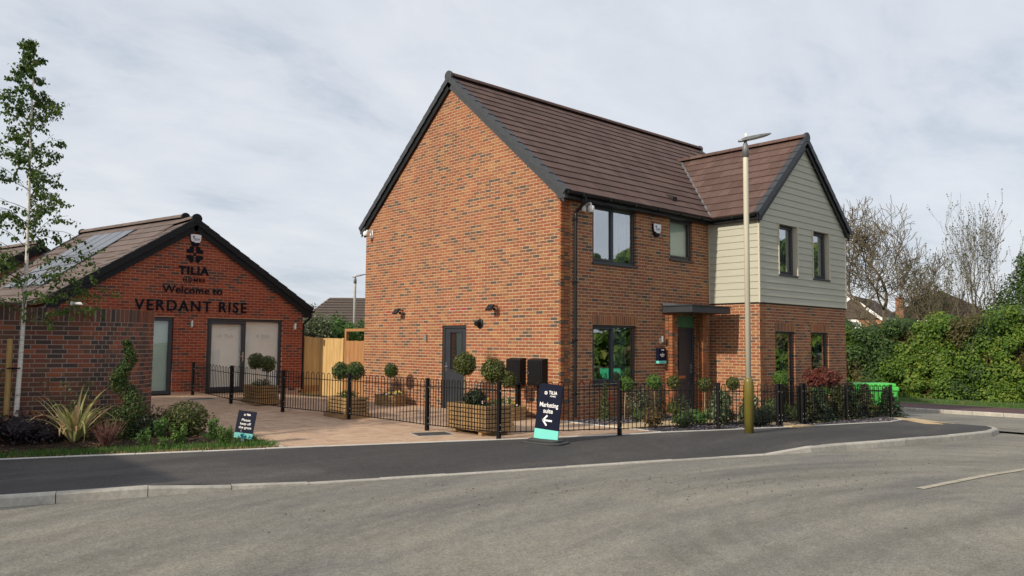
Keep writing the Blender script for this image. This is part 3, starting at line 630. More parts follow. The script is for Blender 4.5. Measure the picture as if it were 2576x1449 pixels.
q = MB(); q.box(A_-.03, -P_-.03, 2.725, B_+.03, -P_+.02, 2.745).box(A_-.03, -P_+.02, 2.725, A_+.02, -.01, 2.745); q.build('drip_trim', 'black_plastic', house)

# ---- roof
def clip(poly, a, b, c):
    """keep points with a*s+b*t+c >= 0"""
    out = []
    for i in range(len(poly)):
        p, q = poly[i], poly[(i+1) % len(poly)]; fp_, fq = a*p[0]+b*p[1]+c, a*q[0]+b*q[1]+c
        if fp_ >= 0: out.append(p)
        if (fp_ >= 0) != (fq >= 0): u = fp_/(fp_-fq); out.append((p[0]+(q[0]-p[0])*u, p[1]+(q[1]-p[1])*u))
    return out
class Tiles:
    def __init__(s): s.L = []
    def slope(s, o, ax, upv, length, rows, tw=.30, lo=0, clips=(), keep=lambda s_, t: True):
        o, ax, upv = Vector(o), Vector(ax).normalized(), Vector(upv); g = upv.length/rows; u = upv.normalized(); n = ax.cross(u)
        if n.z < 0: n = -n
        for r in range(rows):
            x = -(tw/2 if r % 2 else 0)
            while x < length-1e-4:
                x0, x1 = max(x, 0), min(x+tw, length); x += tw
                if x1-x0 < .02: continue
                poly = [(x0+.002, r*g-.03), (x1-.002, r*g-.03), (x1-.002, (r+1)*g), (x0+.002, (r+1)*g)]
                if not keep((x0+x1)/2, (r+.5)*g): continue
                cp = poly
                for cl in clips: cp = clip(cp, *cl)
                if len(cp) < 3: continue
                s.L.append((o, ax, u, n, r*g, g, cp, len(cp) == 4 and all(abs(p[0]-q[0])+abs(p[1]-q[1]) < 1e-6 for p, q in zip(poly, cp)) and abs(x1-x0-tw) < 1e-3, (x0+x1)/2))
    def finish(s, parent, m, n=300):
        def geo(cp, t0, g):
            top = [(p[0], p[1], .040-.026*(p[1]-t0+.03)/(g+.03)) for p in cp]; return top
        def size(e):
            c = e[0]+e[1]*e[8]+e[2]*(e[4]+.15); d, (x, y) = area_px(c)
            if d < 1 or not (0 < x < 2576 and 0 < y < 1449): return 0
            return max(0, -(c-CAM).normalized().dot(e[3]))/d/d
        full = sorted([e for e in s.L if e[7]], key=size, reverse=True); single = set(id(e) for e in full[:n]); meshes = {}
        rest = MB()
        for e in s.L:
            o, ax, u, nn, t0, g, cp, isf, xm = e; top = geo(cp, t0, g); k = len(cp)
            fs = [tuple(range(k))]+[(i, (i+1) % k, k+(i+1) % k, k+i) for i in range(k)]
            if id(e) in single:
                x0 = min(p[0] for p in cp); key = round(g, 3), round(max(p[0] for p in cp)-x0, 3)
                if key not in meshes:
                    me = MB(); me.add([(p[0]-x0, p[1]-t0, h) for p, h in zip(cp, [t[2] for t in top])]+[(p[0]-x0, p[1]-t0, 0) for p in cp], fs); meshes[key] = me.mesh('roof_tile'); meshes[key].materials.append(MATS[m+'_single'])
                q = bpy.data.objects.new('roof_tile', meshes[key]); COL.objects.link(q); q.parent = parent; mm = Matrix.Identity(4); loc = o+ax*x0+u*t0+nn*random.uniform(0, .002)
                for i in range(3): mm[i][0], mm[i][1], mm[i][2], mm[i][3] = ax[i], u[i], nn[i], loc[i]
                q.matrix_local = mm
            else:
                jit = random.uniform(0, .002)
                rest.add([o+ax*t[0]+u*t[1]+nn*(t[2]+jit) for t in top]+[o+ax*p[0]+u*p[1] for p in cp], fs, random.uniform(.01, 1))
        return tag(rest.build('tile_field', m, parent), kind='stuff')
roof = empty('roof', house); tl = Tiles()
RX0, RX1 = -.09, LX+.09; YR, ZR = GW/2, ZE+(GW/2+EO)*TA; XR = (A_+B_)/2; ZRW = ZE+(XR-A_+EO)*TB; YV = -EO+(ZRW-ZE)/TA
vlen = Vector((XR-(A_-EO), YV+EO)); 
# main front slope: s along X from RX0, t up the slope; valley line in (s, t)
cosA = math.cos(math.atan(TA)); cosB = math.cos(math.atan(TB))
sv0, tv1, sv1 = (A_-EO)-RX0, (YV+EO)/cosA, XR-RX0
def mainkeep(s_, t):
    x = s_+RX0; y = -EO+t*cosA
    if y > YV+.12: return True
    f = (y+EO)/(YV+EO); return not (A_-EO+(XR-A_+EO)*f+.15 < x < B_+EO-(XR-A_+EO)*f-.15)
tl.slope((RX0, -EO, ZE), (1, 0, 0), (0, GW/2+EO, ZR-ZE), RX1-RX0, 16, keep=lambda s_, t: mainkeep(s_, t) and s_+RX0 < XR, clips=())
tl.slope((RX0, -EO, ZE), (1, 0, 0), (0, GW/2+EO, ZR-ZE), RX1-RX0, 16, keep=lambda s_, t: mainkeep(s_, t) and s_+RX0 >= XR)
Y0W, Y1W = -P_-.12, YV+.4
# wing slopes: s along +Y from Y0W, t up the slope; valley: y = -EO + (t*cosB)*(YV+EO)/(XR-A_+EO)
kv = (YV+EO)/(XR-A_+EO)*cosB
for side in (-1, 1):
    xe = A_-EO if side < 0 else B_+EO
    tl.slope((xe, Y0W, ZE+.004), (0, 1, 0), (-side*(XR-A_+EO), 0, ZRW-ZE), Y1W-Y0W, 10, clips=[(-1, kv, -EO-Y0W)])
tl.finish(roof, 'roof_tile')
u_ = MB(); e_ = .012
u_.add([(RX0, -EO+.02, ZE-e_), (RX1, -EO+.02, ZE-e_), (RX1, YR, ZR-e_), (RX0, YR, ZR-e_), (RX1, GW+EO, ZE), (RX0, GW+EO, ZE)], [(0, 1, 2, 3), (3, 2, 4, 5)])
u_.add([(A_-EO+.02, Y0W, ZE-e_), (XR, Y0W, ZRW-e_), (XR, Y1W, ZRW-e_), (A_-EO+.02, -EO+.02, ZE-e_), (B_+EO-.02, Y0W, ZE-e_), (B_+EO-.02, -EO, ZE-e_)], [(0, 1, 2, 3), (4, 5, 2, 1)])
u_.build('roof_deck', 'underlay', roof)
q = MB()   # rear slope tiles as one sheet of courses
for r in range(16):
    y0 = GW+EO-(GW/2+EO)*r/16; y1 = GW+EO-(GW/2+EO)*(r+1)/16; z0 = ZE+(ZR-ZE)*r/16; z1 = ZE+(ZR-ZE)*(r+1)/16
    q.add([(RX0, y0, z0+.04), (RX1, y0, z0+.04), (RX1, y1, z1+.015), (RX0, y1, z1+.015)], [(0, 1, 2, 3)], .5)
tag(q.build('tile_field', 'roof_tile', roof), kind='stuff')
def ridge(parent, p0, p1, r=.125, m='roof_tile', endm='verge_grey', ends=(True, False), seg=.45, drop=.07):
    p0, p1 = Vector(p0), Vector(p1); d = (p1-p0); L = d.length; d.normalize(); sd = Vector((0, 0, 1)).cross(d).normalized(); n = max(1, int(round(L/seg)))
    for i in range(n):
        a, b = p0+d*(L*i/n+.004), p0+d*(L*(i+1)/n-.004); q = MB(); vs = []
        for (pp, rr) in ((a, r), (b, r*.985)):
            for k in range(9):
                t = math.pi*k/8; vs.append(pp+sd*math.cos(t)*rr+Vector((0, 0, math.sin(t)*rr*.9-drop)))
        q.add(vs, [(k, k+1, 10+k, 9+k) for k in range(8)]+[tuple(range(9))[::-1], tuple(range(9, 18))], random.random())
        q.build('ridge_tile', m, parent)
    for flag, pp, dd in ((ends[0], p0, -1), (ends[1], p1, 1)):
        if not flag: continue
        q = MB(); vs = []
        for off, rr in ((0, r*1.13), (.07, r*1.13)):
            for k in range(13): t = math.pi*k/12; vs.append(pp+d*dd*(off-.03)+sd*math.cos(t)*rr+Vector((0, 0, math.sin(t)*rr-drop)))
            vs.append(pp+d*dd*(off-.03)+sd*-rr*.8+Vector((0, 0, -drop-.13))); vs.append(pp+d*dd*(off-.03)+sd*rr*.8+Vector((0, 0, -drop-.13)))
        q.add(vs, [tuple(range(15))[::-1], tuple(range(15, 30))]+[(k, (k+1) % 15, 15+(k+1) % 15, 15+k) for k in range(15)])
        bevel(q.build('ridge_end_cap', endm, parent), .012, 2)
ridge(roof, (RX0, YR, ZR+.09), (RX1, YR, ZR+.09), ends=(True, True))
ridge(roof, (XR, Y0W, ZRW+.09), (XR, YV+.05, ZRW+.09), ends=(True, False))
def verge(parent, e0, e1, rows, out, m='verge_grey', w=.13, hgt=.105):
    """stepped dry verge units from eave e0 to ridge e1; out = outward horizontal direction"""
    e0, e1, out = Vector(e0), Vector(e1), Vector(out); u = (e1-e0)/rows; nn = out.cross(u.normalized())
    if nn.z < 0: nn = -nn
    un = u.normalized()
    me = None
    for r in range(rows):
        o = e0+u*r-un*.03; q = MB(); L = u.length+.03
        def P(x, t, h): return o+out*x+un*t+nn*h
        # top flange tapers, side cheek
        q.add([P(.032, 0, .052), P(-w, 0, .052), P(-w, L, .036), P(.032, L, .036), P(.035, 0, -hgt+.02), P(-w, 0, .02), P(-w, L, .0), P(.035, L, -hgt), P(.02, 0, -hgt+.02), P(.02, L, -hgt), P(.02, 0, .03), P(.02, L, .01)],
              [(0, 3, 2, 1), (0, 4, 7, 3), (4, 8, 9, 7), (8, 10, 11, 9), (0, 1, 5, 10, 8, 4), (3, 7, 9, 11, 6, 2), (10, 5, 6, 11), (1, 2, 6, 5)])
        q.build('verge_cap', m, parent)
def barge(parent, e0, e1, out, depth=.20, th=.028, m='black_plastic', off=-.10):
    e0, e1, out = Vector(e0), Vector(e1), Vector(out); u = (e1-e0); un = u.normalized(); nn = out.cross(un); nn = nn if nn.z > 0 else -nn
    q = MB(); a = e0+nn*off-un*.02; b = e1+nn*off; dz = Vector((0, 0, -depth))
    q.prism([a, b, b+dz, a+dz], out*-th); return q.build('bargeboard', m, parent)
for (e0, e1, out) in (((RX0, -EO, ZE), (RX0, YR, ZR), (-1, 0, 0)), ((RX0, GW+EO, ZE), (RX0, YR, ZR), (-1, 0, 0)), ((RX1, -EO, ZE), (RX1, YR, ZR), (1, 0, 0)), ((RX1, GW+EO, ZE), (RX1, YR, ZR), (1, 0, 0))):
    verge(roof, e0, e1, 16, out); barge(roof, Vector(e0)-Vector(out)*.012, Vector(e1)-Vector(out)*.012, out, m='verge_grey' if e0[1] < 0 and out[0] < 0 else 'black_plastic', depth=.17)
for sx in (-1, 1):
    e0 = (A_-EO if sx < 0 else B_+EO, Y0W, ZE); e1 = (XR, Y0W, ZRW)
    verge(roof, e0, e1, 10, (0, -1, 0)); barge(roof, Vector(e0)+Vector((0, .012, 0)), Vector(e1)+Vector((0, .012, 0)), (0, -1, 0), m='black_plastic', depth=.17)
# soffit under the verges, fascias, box ends
q = MB(); q.prism([(RX0+.02, -EO+.04, ZE-.06), (RX0+.02, YR, ZR-.10), (RX0+.02, YR, ZR-.13), (RX0+.02, -EO+.04, ZE-.09)], (.11, 0, 0)); q.prism([(RX0+.02, GW+EO-.04, ZE-.06), (RX0+.02, YR, ZR-.10), (RX0+.02, YR, ZR-.13), (RX0+.02, GW+EO-.04, ZE-.09)], (.11, 0, 0)); q.build('verge_soffit', 'black_plastic', roof)
q = MB(); q.box(RX0+.02, -EO+.01, 4.84, A_-EO+.01, -EO+.03, ZE-.015).box(RX0+.02, -EO+.03, 4.84, A_-EO+.03, -.001, 4.86).box(A_-EO+.01, Y0W+.03, 4.84, A_-EO+.03, -EO+.01, ZE-.015).box(A_-EO+.03, Y0W+.03, 4.84, A_-.035, -EO+.03, 4.86); q.build('fascia', 'black_plastic', roof)
q = MB(); q.prism([(RX0-.005, -EO+.0, 4.835), (RX0-.005, .02, 4.835), (RX0-.005, .10, 5.02), (RX0-.005, -EO, 4.99)], (.095, 0, 0)); q.build('box_end', 'verge_grey', roof)
q = MB(); q.prism([(RX0-.005, GW+EO, 4.835), (RX0-.005, GW-.02, 4.835), (RX0-.005, GW-.10, 5.02), (RX0-.005, GW+EO, 4.99)], (.095, 0, 0)); q.build('box_end', 'verge_grey', roof)
q = MB(); q.prism([(A_-EO, Y0W+.02, 4.835), (A_+.0, Y0W+.02, 4.835), (A_+.08, Y0W+.02, 5.0), (A_-EO, Y0W+.02, 4.99)], (0, .085, 0)); q.prism([(B_+EO, Y0W+.02, 4.835), (B_, Y0W+.02, 4.835), (B_-.08, Y0W+.02, 5.0), (B_+EO, Y0W+.02, 4.99)], (0, .085, 0)); q.build('box_end', 'black_plastic', roof)
def gutter(parent, p0, p1, out, r=.058, m='black_plastic'):
    p0, p1, out = Vector(p0), Vector(p1), Vector(out); d = (p1-p0); L = d.length; d.normalize(); q = MB(); vs = []
    for pp in (p0, p1):
        for k in range(9): t = math.pi+math.pi*k/8; vs.append(pp+out*math.cos(t)*r+Vector((0, 0, math.sin(t)*r)))
        for k in range(9): t = 2*math.pi-math.pi*k/8; vs.append(pp+out*math.cos(t)*(r-.006)+Vector((0, 0, math.sin(t)*(r-.006))))
    q.add(vs, [(k, (k+1) % 18, 18+(k+1) % 18, 18+k) for k in range(18)]+[tuple(range(9)), tuple(range(18, 27))[::-1]])
    G = q.build('gutter', m, parent); n = int(L/.9)
    for i in range(n):
        c = p0+d*(L*(i+.5)/n); q = MB(); q.obox(c-d*.02-out*(r+.004)+Vector((0, 0, -r-.012)), d*.04, out*(2*r+.008), (0, 0, r+.02)); q.build('gutter_bracket', m, G)
    return G
gutter(roof, (RX0+.03, -EO-.055, 4.975), (A_-EO-.06, -EO-.055, 4.96), (0, -1, 0))
gutter(roof, (A_-EO-.055, Y0W+.05, 4.975), (A_-EO-.055, -EO-.06, 4.96), (-1, 0, 0))
dp = MB(); dp.tube([(.50, -EO-.055, 4.93), (.50, -EO-.055, 4.80), (.42, -.075, 4.60), (.40, -.06, 4.52), (.40, -.06, .06)], .034, 12); dpo = dp.build('downpipe', 'black_plastic', house, smooth=False)
for z in (4.40, 3.0, 1.72, .55): q = MB(); q.box(.35, -.10, z, .45, -.0, z+.035); q.build('pipe_bracket', 'black_plastic', dpo)
# valley gutter strip and slater's vent tile
q = MB(); va, vb = Vector((A_-EO+.02, -EO, ZE+.03)), Vector((XR, YV, ZRW+.03)); sd = Vector((.03, -.03, 0)); q.add([va-sd, va+sd, vb+sd, vb-sd, va-sd+Vector((0, 0, .03)), va+sd+Vector((0, 0, .03)), vb+sd+Vector((0, 0, .03)), vb-sd+Vector((0, 0, .03))], BOXF); q.build('valley', 'lead', roof)
q = MB(); cx, cy = 4.45, .32; czz = ZE+(cy+EO)*TA+.03; q.add([(cx-.10, cy-.12, czz-.08), (cx+.10, cy-.12, czz-.08), (cx+.09, cy+.10, czz+.10), (cx-.09, cy+.10, czz+.10), (cx-.09, cy-.13, czz+.02), (cx+.09, cy-.13, czz+.02), (cx+.07, cy+.04, czz+.10), (cx-.07, cy+.04, czz+.10)], BOXF); q.build('vent_tile', 'underlay', roof)
q = MB(); q.add([(XR-.55, YV-.25, ZRW-.36), (XR-.1, YV+.15, ZRW+.14), (XR-.75, YV+.20, ZRW+.185)], [(0, 1, 2)]); q.build('lead_saddle', 'lead', roof)

# ---- side door (gable) and front door
def panel_door(parent, origin, ax, nrm, w, h, glass_rect, name='door', gl='glass', handle_left=True, letter=False):
    D_ = empty(name, parent); D_.matrix_local = place(None, Vector(origin), ax, nrm)
    q = MB(); q.box(.003, .03, 0, .065, .12, h-.003).box(w-.065, .03, 0, w-.003, .12, h-.003).box(.065, .03, h-.07, w-.065, .12, h-.003); bevel(q.build('frame', 'door_grey', D_), .006, 1)
    q = MB(); x0, z0, x1, z1 = glass_rect
    q.box(.068, .055, .02, x0, .10, h-.073).box(x1, .055, .02, w-.068, .10, h-.073).box(x0, .055, .02, x1, .10, z0).box(x0, .055, z1, x1, .10, h-.073); q.build('leaf', 'door_grey', D_)
    q = MB(); framebox(q, x0-.03, z0-.03, x1+.03, z1+.03, .032, .040, .056); bevel(q.build('bead', 'door_grey', D_), .006, 1)
    q = MB(); q.box(x0, .07, z0, x1, .076, z1); q.build('pane', gl, D_)
    q = MB(); q.box(x0, .09, z0, x1, .095, z1); q.build('obscure_film', 'dark_room', D_)  # dark sheet close behind the door pane
    hx = .13 if handle_left else w-.13
    q = MB(); q.box(hx-.015, .035, .93, hx+.015, .055, 1.17).tube([(hx, .04, 1.06), (hx, .0, 1.06), (hx+(.11 if handle_left else -.11), .0, 1.06)], .010, 8); q.build('handle', 'steel', D_)
    if letter: q = MB(); q.box(w*.5-.14, .045, .80, w*.5+.14, .056, .87); bevel(q.build('letterbox', 'copper', D_), .006, 2)
    q = MB()
    if not letter:
        framebox(q, .18, .25, w-.18, .70, .02, .047, .056); q.build('panel_moulding', 'door_grey', D_)
    q = MB(); q.box(0, -.02, -.06, w, .12, .0); q.build('threshold', 'galv', D_); return D_
panel_door(house, (0, GD[1], .0), (0, -1, 0), (-1, 0, 0), GD[1]-GD[0], 2.10, (.27, .98, .72, 1.92), handle_left=True)
panel_door(house, (3.99, .0, .0), (1, 0, 0), (0, -1, 0), 1.02, 2.10, (.20, .98, .38, 1.80), handle_left=False, letter=True)
q = MB(); 
for r in range(4):
    for c in range(5):
        x0 = 3.992+(c*.225 if r % 2 == 0 else c*.225-.1125); x1 = min(x0+.215, 5.008); x0 = max(x0, 3.992)
        if x1-x0 > .03: q.box(x0, .045, 2.105+r*.075, x1, .12, 2.17+r*.075)
q.box(3.992, .05, 2.101, 5.008, .12, 2.40); q.build('door_head_panel', 'green_panel', house)
can = empty('canopy', house)
q = MB(); q.box(3.62, -.88, 2.445, 5.29, -.002, 2.60); bevel(q.build('canopy_body', 'anthracite', can), .008, 1)
q = MB(); q.box(3.59, -.91, 2.602, 5.32, -.002, 2.628); q.build('canopy_top', 'anthracite', can)
q = MB(); q.prism([(3.59, -.06, 2.63), (5.32, -.06, 2.63), (5.32, -.005, 2.70), (3.59, -.005, 2.70)], (0, .004, 0)); q.build('flashing', 'lead', can)

# ================================================================ MARKETING SUITE BUILDING (parallel to the house)
SX0, SX1, SY, SZ = -7.57, -.97, SUITE_Y, .22
suite = thing('brick_bungalow', 'single-storey red brick gable building with dark welcome lettering', 'building')
sb = Bricks(); SWD = SX1-SX0; TS = .657; SE = 2.62
SOP = [(-5.85-SX0, -4.75-SX0, .1, 2.295), (-3.85-SX0, -1.62-SX0, .1, 2.295)]
def suite_edge(z):
    k = max(0, (z-SE)/TS); return (max(0, k-.05), min(SWD, SWD-k+.05)) if k < SWD/2 else (1, 1)
sb.wall((SX0, SY, 0), (1, 0, 0), (0, -1, 0), SWD, .295, 61, suite_edge, SOP, starts=(0, .0))
sb.finish(suite, 'brick_red')
q = MB(); x = 0; 
bm_ = Bricks(); bm_.wall((SX0, SY+.004, 0), (1, 0, 0), (0, -1, 0), SWD, .145, 2, lambda z: (0, SWD), SOP)
for b in bm_.all: qq = MB(); qq.obox((0, 0, 0), b[1], b[2], (0, 0, BH)); qq.build('plinth_brick', 'blue_brick', suite, loc=b[0])
w = MB(); backing(w, (SX0, SY, 0), (1, 0, 0), (0, -1, 0), SWD, -.1, SE, SOP, rec=.003); w.prism([(SX0+.1, SY+.003, SE), (SX1-.1, SY+.003, SE), ((SX0+SX1)/2, SY+.003, SE+(SWD/2-.1)*TS)], (0, .28, 0)); w.build('front_wall', 'mortar_red', suite)
w = MB(); w.box(SX1-.28, SY+.29, -.1, SX1-.002, SY+4.5, SE).box(SX0+.002, SY+.29, -.1, SX0+.28, SY+4.5, SE).box(SX0+.28, SY+4.2, -.1, SX1-.28, SY+4.5, SE); w.build('side_wall', 'near_brick', suite)
w = MB(); w.box(SX0+.3, SY+.3, .1, SX1-.3, SY+4.2, .2).box(SX0+.3, SY+.3, 2.5, SX1-.3, SY+4.2, 2.55); w.build('floor', 'room_floor', suite)
# windows and doors
window(suite, (-5.85, SY, .23), (1, 0, 0), (0, -1, 0), 1.10, 2.06, 1, glass='glass_clear', inner='blind_green', sill=False, t=.10, setback=.06)
dw = window(suite, (-3.85, SY, .23), (1, 0, 0), (0, -1, 0), 2.23, 2.06, 2, glass='glass_clear', inner='blind', sill=False, t=.07, setback=.06, name='glazed_door')
q = MB(); framebox(q, .07, .07, 1.10, 1.99, .085, .050, .10); bevel(q.build('sash', 'anthracite', dw), .006, 1)
q = MB(); q.box(1.045, .03, .86, 1.075, .052, 1.12).tube([(1.06, .04, 1.0), (1.06, .0, 1.0), (.94, .0, 1.0)], .011, 8); q.build('handle', 'steel', dw)
# roof
sroof = empty('roof', suite); st = Tiles(); SXM = (SX0+SX1)/2; SOV = .25; SZE = SE+.03; SZR = SZE+(SWD/2+SOV)*TS; SVY0, SVY1 = SY-.10, SY+4.6
for side in (-1, 1):
    xe = SX0-SOV if side < 0 else SX1+SOV
    st.slope((xe, SVY0, SZE), (0, 1, 0), (-side*(SWD/2+SOV), 0, SZR-SZE), SVY1-SVY0, 12)
st.finish(sroof, 'suite_tile', 150)
q = MB(); q.add([(SX0-SOV+.02, SVY0, SZE-.012), (SXM, SVY0, SZR-.012), (SXM, SVY1, SZR-.012), (SX0-SOV+.02, SVY1, SZE-.012), (SX1+SOV-.02, SVY0, SZE-.012), (SX1+SOV-.02, SVY1, SZE-.012)], [(0, 1, 2, 3), (4, 5, 2, 1)]); q.build('roof_deck', 'underlay', sroof)
ridge(sroof, (SXM, SVY0, SZR+.09), (SXM, SVY1, SZR+.09), m='suite_tile', endm='verge_dark')
for sx in (-1, 1):
    e0 = (SX0-SOV if sx < 0 else SX1+SOV, SVY0, SZE); e1 = (SXM, SVY0, SZR)
    verge(sroof, e0, e1, 12, (0, -1, 0), hgt=.13, m='verge_dark'); barge(sroof, Vector(e0)+Vector((0, .012, 0)), Vector(e1)+Vector((0, .012, 0)), (0, -1, 0), m='verge_dark', depth=.20)
    q = MB(); xe = SX0-SOV if sx < 0 else SX1+SOV; xw = SX0 if sx < 0 else SX1
    q.prism([(xe, SVY0+.015, SZE-.26), (xw+sx*.0, SVY0+.015, SZE-.26), (xw-sx*.12, SVY0+.015, SZE+.1), (xe, SVY0+.015, SZE-.02)], (0, .09, 0)); q.box(min(xe, xw), SVY0+.1, SZE-.20, max(xe, xw), SVY1, SZE-.18); q.build('box_end', 'black_plastic', sroof)
    gutter(sroof, (xe+sx*.06, SVY0+.03, SZE-.06), (xe+sx*.06, SVY1, SZE-.07), (sx, 0, 0))
q = MB(); q.tube([(SX1+SOV+.03, SY+.06, SZE-.1), (SX1+SOV+.02, SY+.06, SZE-.28), (SX1+.06, SY+.06, SZE-.45), (SX1+.06, SY+.06, .25)], .034, 10); q.build('downpipe', 'black_plastic', suite)

# the range behind it, with panels let into the roof
def gable_range(name, label, p0, p1, zr, half, slope, wallm, tilem, rows=12, z0=0., deck='underlay', nsingle=60, verge_on=(True, True), body=True):
    T = thing(name, label, 'building'); p0, p1 = Vector((*p0, 0)), Vector((*p1, 0)); d = (p1-p0).normalized(); sd = Vector((d.y, -d.x, 0)); L = (p1-p0).length; ze = zr-half*slope
    rf_ = empty('roof', T); tt = Tiles()
    for s in (-1, 1):
        o = p0+sd*s*half+Vector((0, 0, ze)); tt.slope(o, d, -sd*s*half+Vector((0, 0, zr-ze)), L, rows)
    tt.finish(rf_, tilem, nsingle)
    q = MB()
    for s in (-1, 1): q.add([p0+sd*s*half+Vector((0, 0, ze-.012)), p1+sd*s*half+Vector((0, 0, ze-.012)), p1+Vector((0, 0, zr-.012)), p0+Vector((0, 0, zr-.012))], [(0, 1, 2, 3)])
    q.build('roof_deck', deck, rf_)
    ridge(rf_, p0+Vector((0, 0, zr+.09)), p1+Vector((0, 0, zr+.09)), m=tilem, ends=(True, True), endm='verge_dark')
    for pp, dd, fl in ((p0, -1, verge_on[0]), (p1, 1, verge_on[1])):
        if not fl: continue
        for s in (-1, 1):
            e0 = pp+sd*s*half+Vector((0, 0, ze)); e1 = pp+Vector((0, 0, zr)); verge(rf_, e0, e1, rows, d*dd, m='verge_dark'); barge(rf_, e0-d*dd*.012, e1-d*dd*.012, d*dd)
    if body:
        w = MB(); hw = half-.25; zt = zr-hw*slope-.05; a, b = p0+d*.1, p1-d*.1
        w.prism([a-sd*hw+Vector((0, 0, z0-.3)), a+sd*hw+Vector((0, 0, z0-.3)), a+sd*hw+Vector((0, 0, zt)), a+Vector((0, 0, zr-.06)), a-sd*hw+Vector((0, 0, zt))], b-a); w.build('wall', wallm, T)
        for s in (-1, 1): gutter(rf_, p0+sd*s*(half+.05)+Vector((0, 0, ze-.03)), p1+sd*s*(half+.05)+Vector((0, 0, ze-.03)), sd*s)
    return T, d, sd, ze, L
rng, rd_, rsd, rze, rL = gable_range('brick_outbuilding', 'long brown-roofed brick range with solar panels behind the welcome gable', (-4.02, 11.3), (-5.26, 17.2), 5.22, 3.55, .718, 'near_brick', 'suite_tile', z0=.2, verge_on=(False, True))
slv = (-(-1)*rsd*3.55); 
gapo = Vector((-4.02, 11.3, 0))+rd_*1.97+rsd*-1*3.55*(1-.17)+Vector((0, 0, rze+(5.22-rze)*.17)); gup = rsd*3.55*.735+Vector((0, 0, (5.22-rze)*.735)); gn = rd_.cross(gup).normalized(); gn = gn if gn.z > 0 else -gn
q = MB(); q.obox(gapo+gn*.02, rd_*2.52, gup, gn*.028); q.build('panel_tray', 'solar_gap', rng)
for i in range(4):
    for j in range(2):
        o = Vector((-4.02, 11.3, 0))+rd_*(2.0+.62*i)+rsd*-1*3.55*(1-.18-.36*j)+Vector((0, 0, rze+(5.22-rze)*(.18+.36*j)))
        upv = rsd*3.55*.355+Vector((0, 0, (5.22-rze)*.355)); n_ = rd_.cross(upv).normalized(); n_ = n_ if n_.z > 0 else -n_
        q = MB(); q.obox(o+n_*.03, rd_*.57, upv*.985, n_*.035); q.build('solar_panel', 'solar', rng)
grg = gable_range('brick_garage', 'small brick gable building half hidden by the birch, beyond the solar panels', (-6.1, 19.1), (-7.6, 26), 4.95, 3.4, .66, 'near_brick', 'suite_tile', z0=.2, nsingle=0)[0]

# ================================================================ RAISED LETTERING
def glyphs(text, size, m, depth, parent, x0, width, spacing=1.0, offset=0.0, bold=0, name='letter', shear=0):
    """letters as separate meshes along +x, cap height = size, total width fitted"""
    cu = bpy.data.curves.new('t', 'FONT'); cu.size = 1; cu.space_character = spacing; cu.offset = offset; cu.extrude = .5; cu.resolution_u = 4
    to = bpy.data.objects.new('t', cu); COL.objects.link(to)
    def build(body):
        cu.body = body; dg = bpy.context.evaluated_depsgraph_get(); dg.update(); ev = to.evaluated_get(dg); me = bpy.data.meshes.new_from_object(ev); return me
    def ext(me): xs = [v.co.x for v in me.vertices]; return (min(xs), max(xs)) if xs else (0, 0)
    cap = build('H'); H = max(v.co.y for v in cap.vertices)
    tot = ext(build(text)); res = []
    for i, ch in enumerate(text):
        if ch == ' ': continue
        full = ext(build(text[:i+1])); me = build(ch); e0 = ext(me); dxx = full[1]-e0[1]
        res.append((me, dxx))
    sx = width/(tot[1]-tot[0]); sz = size/H
    for me, dxx in res:
        for v in me.vertices: v.co = Vector(((v.co.x+dxx-tot[0])*sx+x0, -(v.co.z)*depth, v.co.y*sz))
        me.materials.clear(); me.materials.append(MATS[m])
        o = bpy.data.objects.new(name, me); COL.objects.link(o); o.parent = parent
    bpy.data.objects.remove(to)
def petals(parent, c, s, m, depth, name='petal', yb=0):
    """four-heart flower emblem with a small round centre"""
    for k in range(4):
        a = R(45+90*k); q = MB(); pts = []
        for i in range(40):
            t = 2*math.pi*i/40; hx = 16*math.sin(t)**3; hy = 13*math.cos(t)-5*math.cos(2*t)-2*math.cos(3*t)-math.cos(4*t)
            hx *= s*.0155*1.02; hy = (hy+17)*s*.0155*.92+s*.09
            # heart: tip towards the centre
            pts.append(Vector((c[0]+hy*math.cos(a)-hx*math.sin(a), yb, c[2]+hy*math.sin(a)+hx*math.cos(a))))
        q.prism(pts, (0, depth, 0)); o = q.build(name, m, parent)
    q = MB(); q.prism([Vector((c[0]+.075*s*math.cos(2*math.pi*i/16), yb, c[2]+.075*s*math.sin(2*math.pi*i/16))) for i in range(16)], (0, depth, 0)); q.build('centre_dot', m, parent)
def sign_thing(name, label, x, z): return thing(name, label, 'sign', (x, SY-.012, z))
T = sign_thing('wall_lettering', 'raised dark letters VERDANT RISE across the red brick gable', -5.77, 2.47); glyphs('VERDANT RISE', .285, 'navy_letter', .028, T, 0, 3.03, spacing=1.22, offset=.013)
T = sign_thing('wall_lettering', 'raised dark letters Welcome to on the red brick gable', -5.08, 2.955); glyphs('Welcome to', .195, 'navy_letter', .022, T, 0, 1.62, offset=.006)
T = sign_thing('wall_lettering', 'raised dark letters TILIA HOMES below the flower emblem', -4.68, 3.28); glyphs('HOMES', .095, 'navy_letter', .018, T, .13, .59, spacing=1.25, offset=.012)
T2 = empty('upper_line', T, (0, 0, .20)); glyphs('TILIA', .215, 'navy_letter', .022, T2, 0, .83, spacing=1.1, offset=.032)
T = sign_thing('wall_emblem', 'dark four-petal flower emblem on the red brick gable', -4.26, 4.03); petals(T, (0, 0, 0), .47, 'navy_letter', .022, yb=-.012)
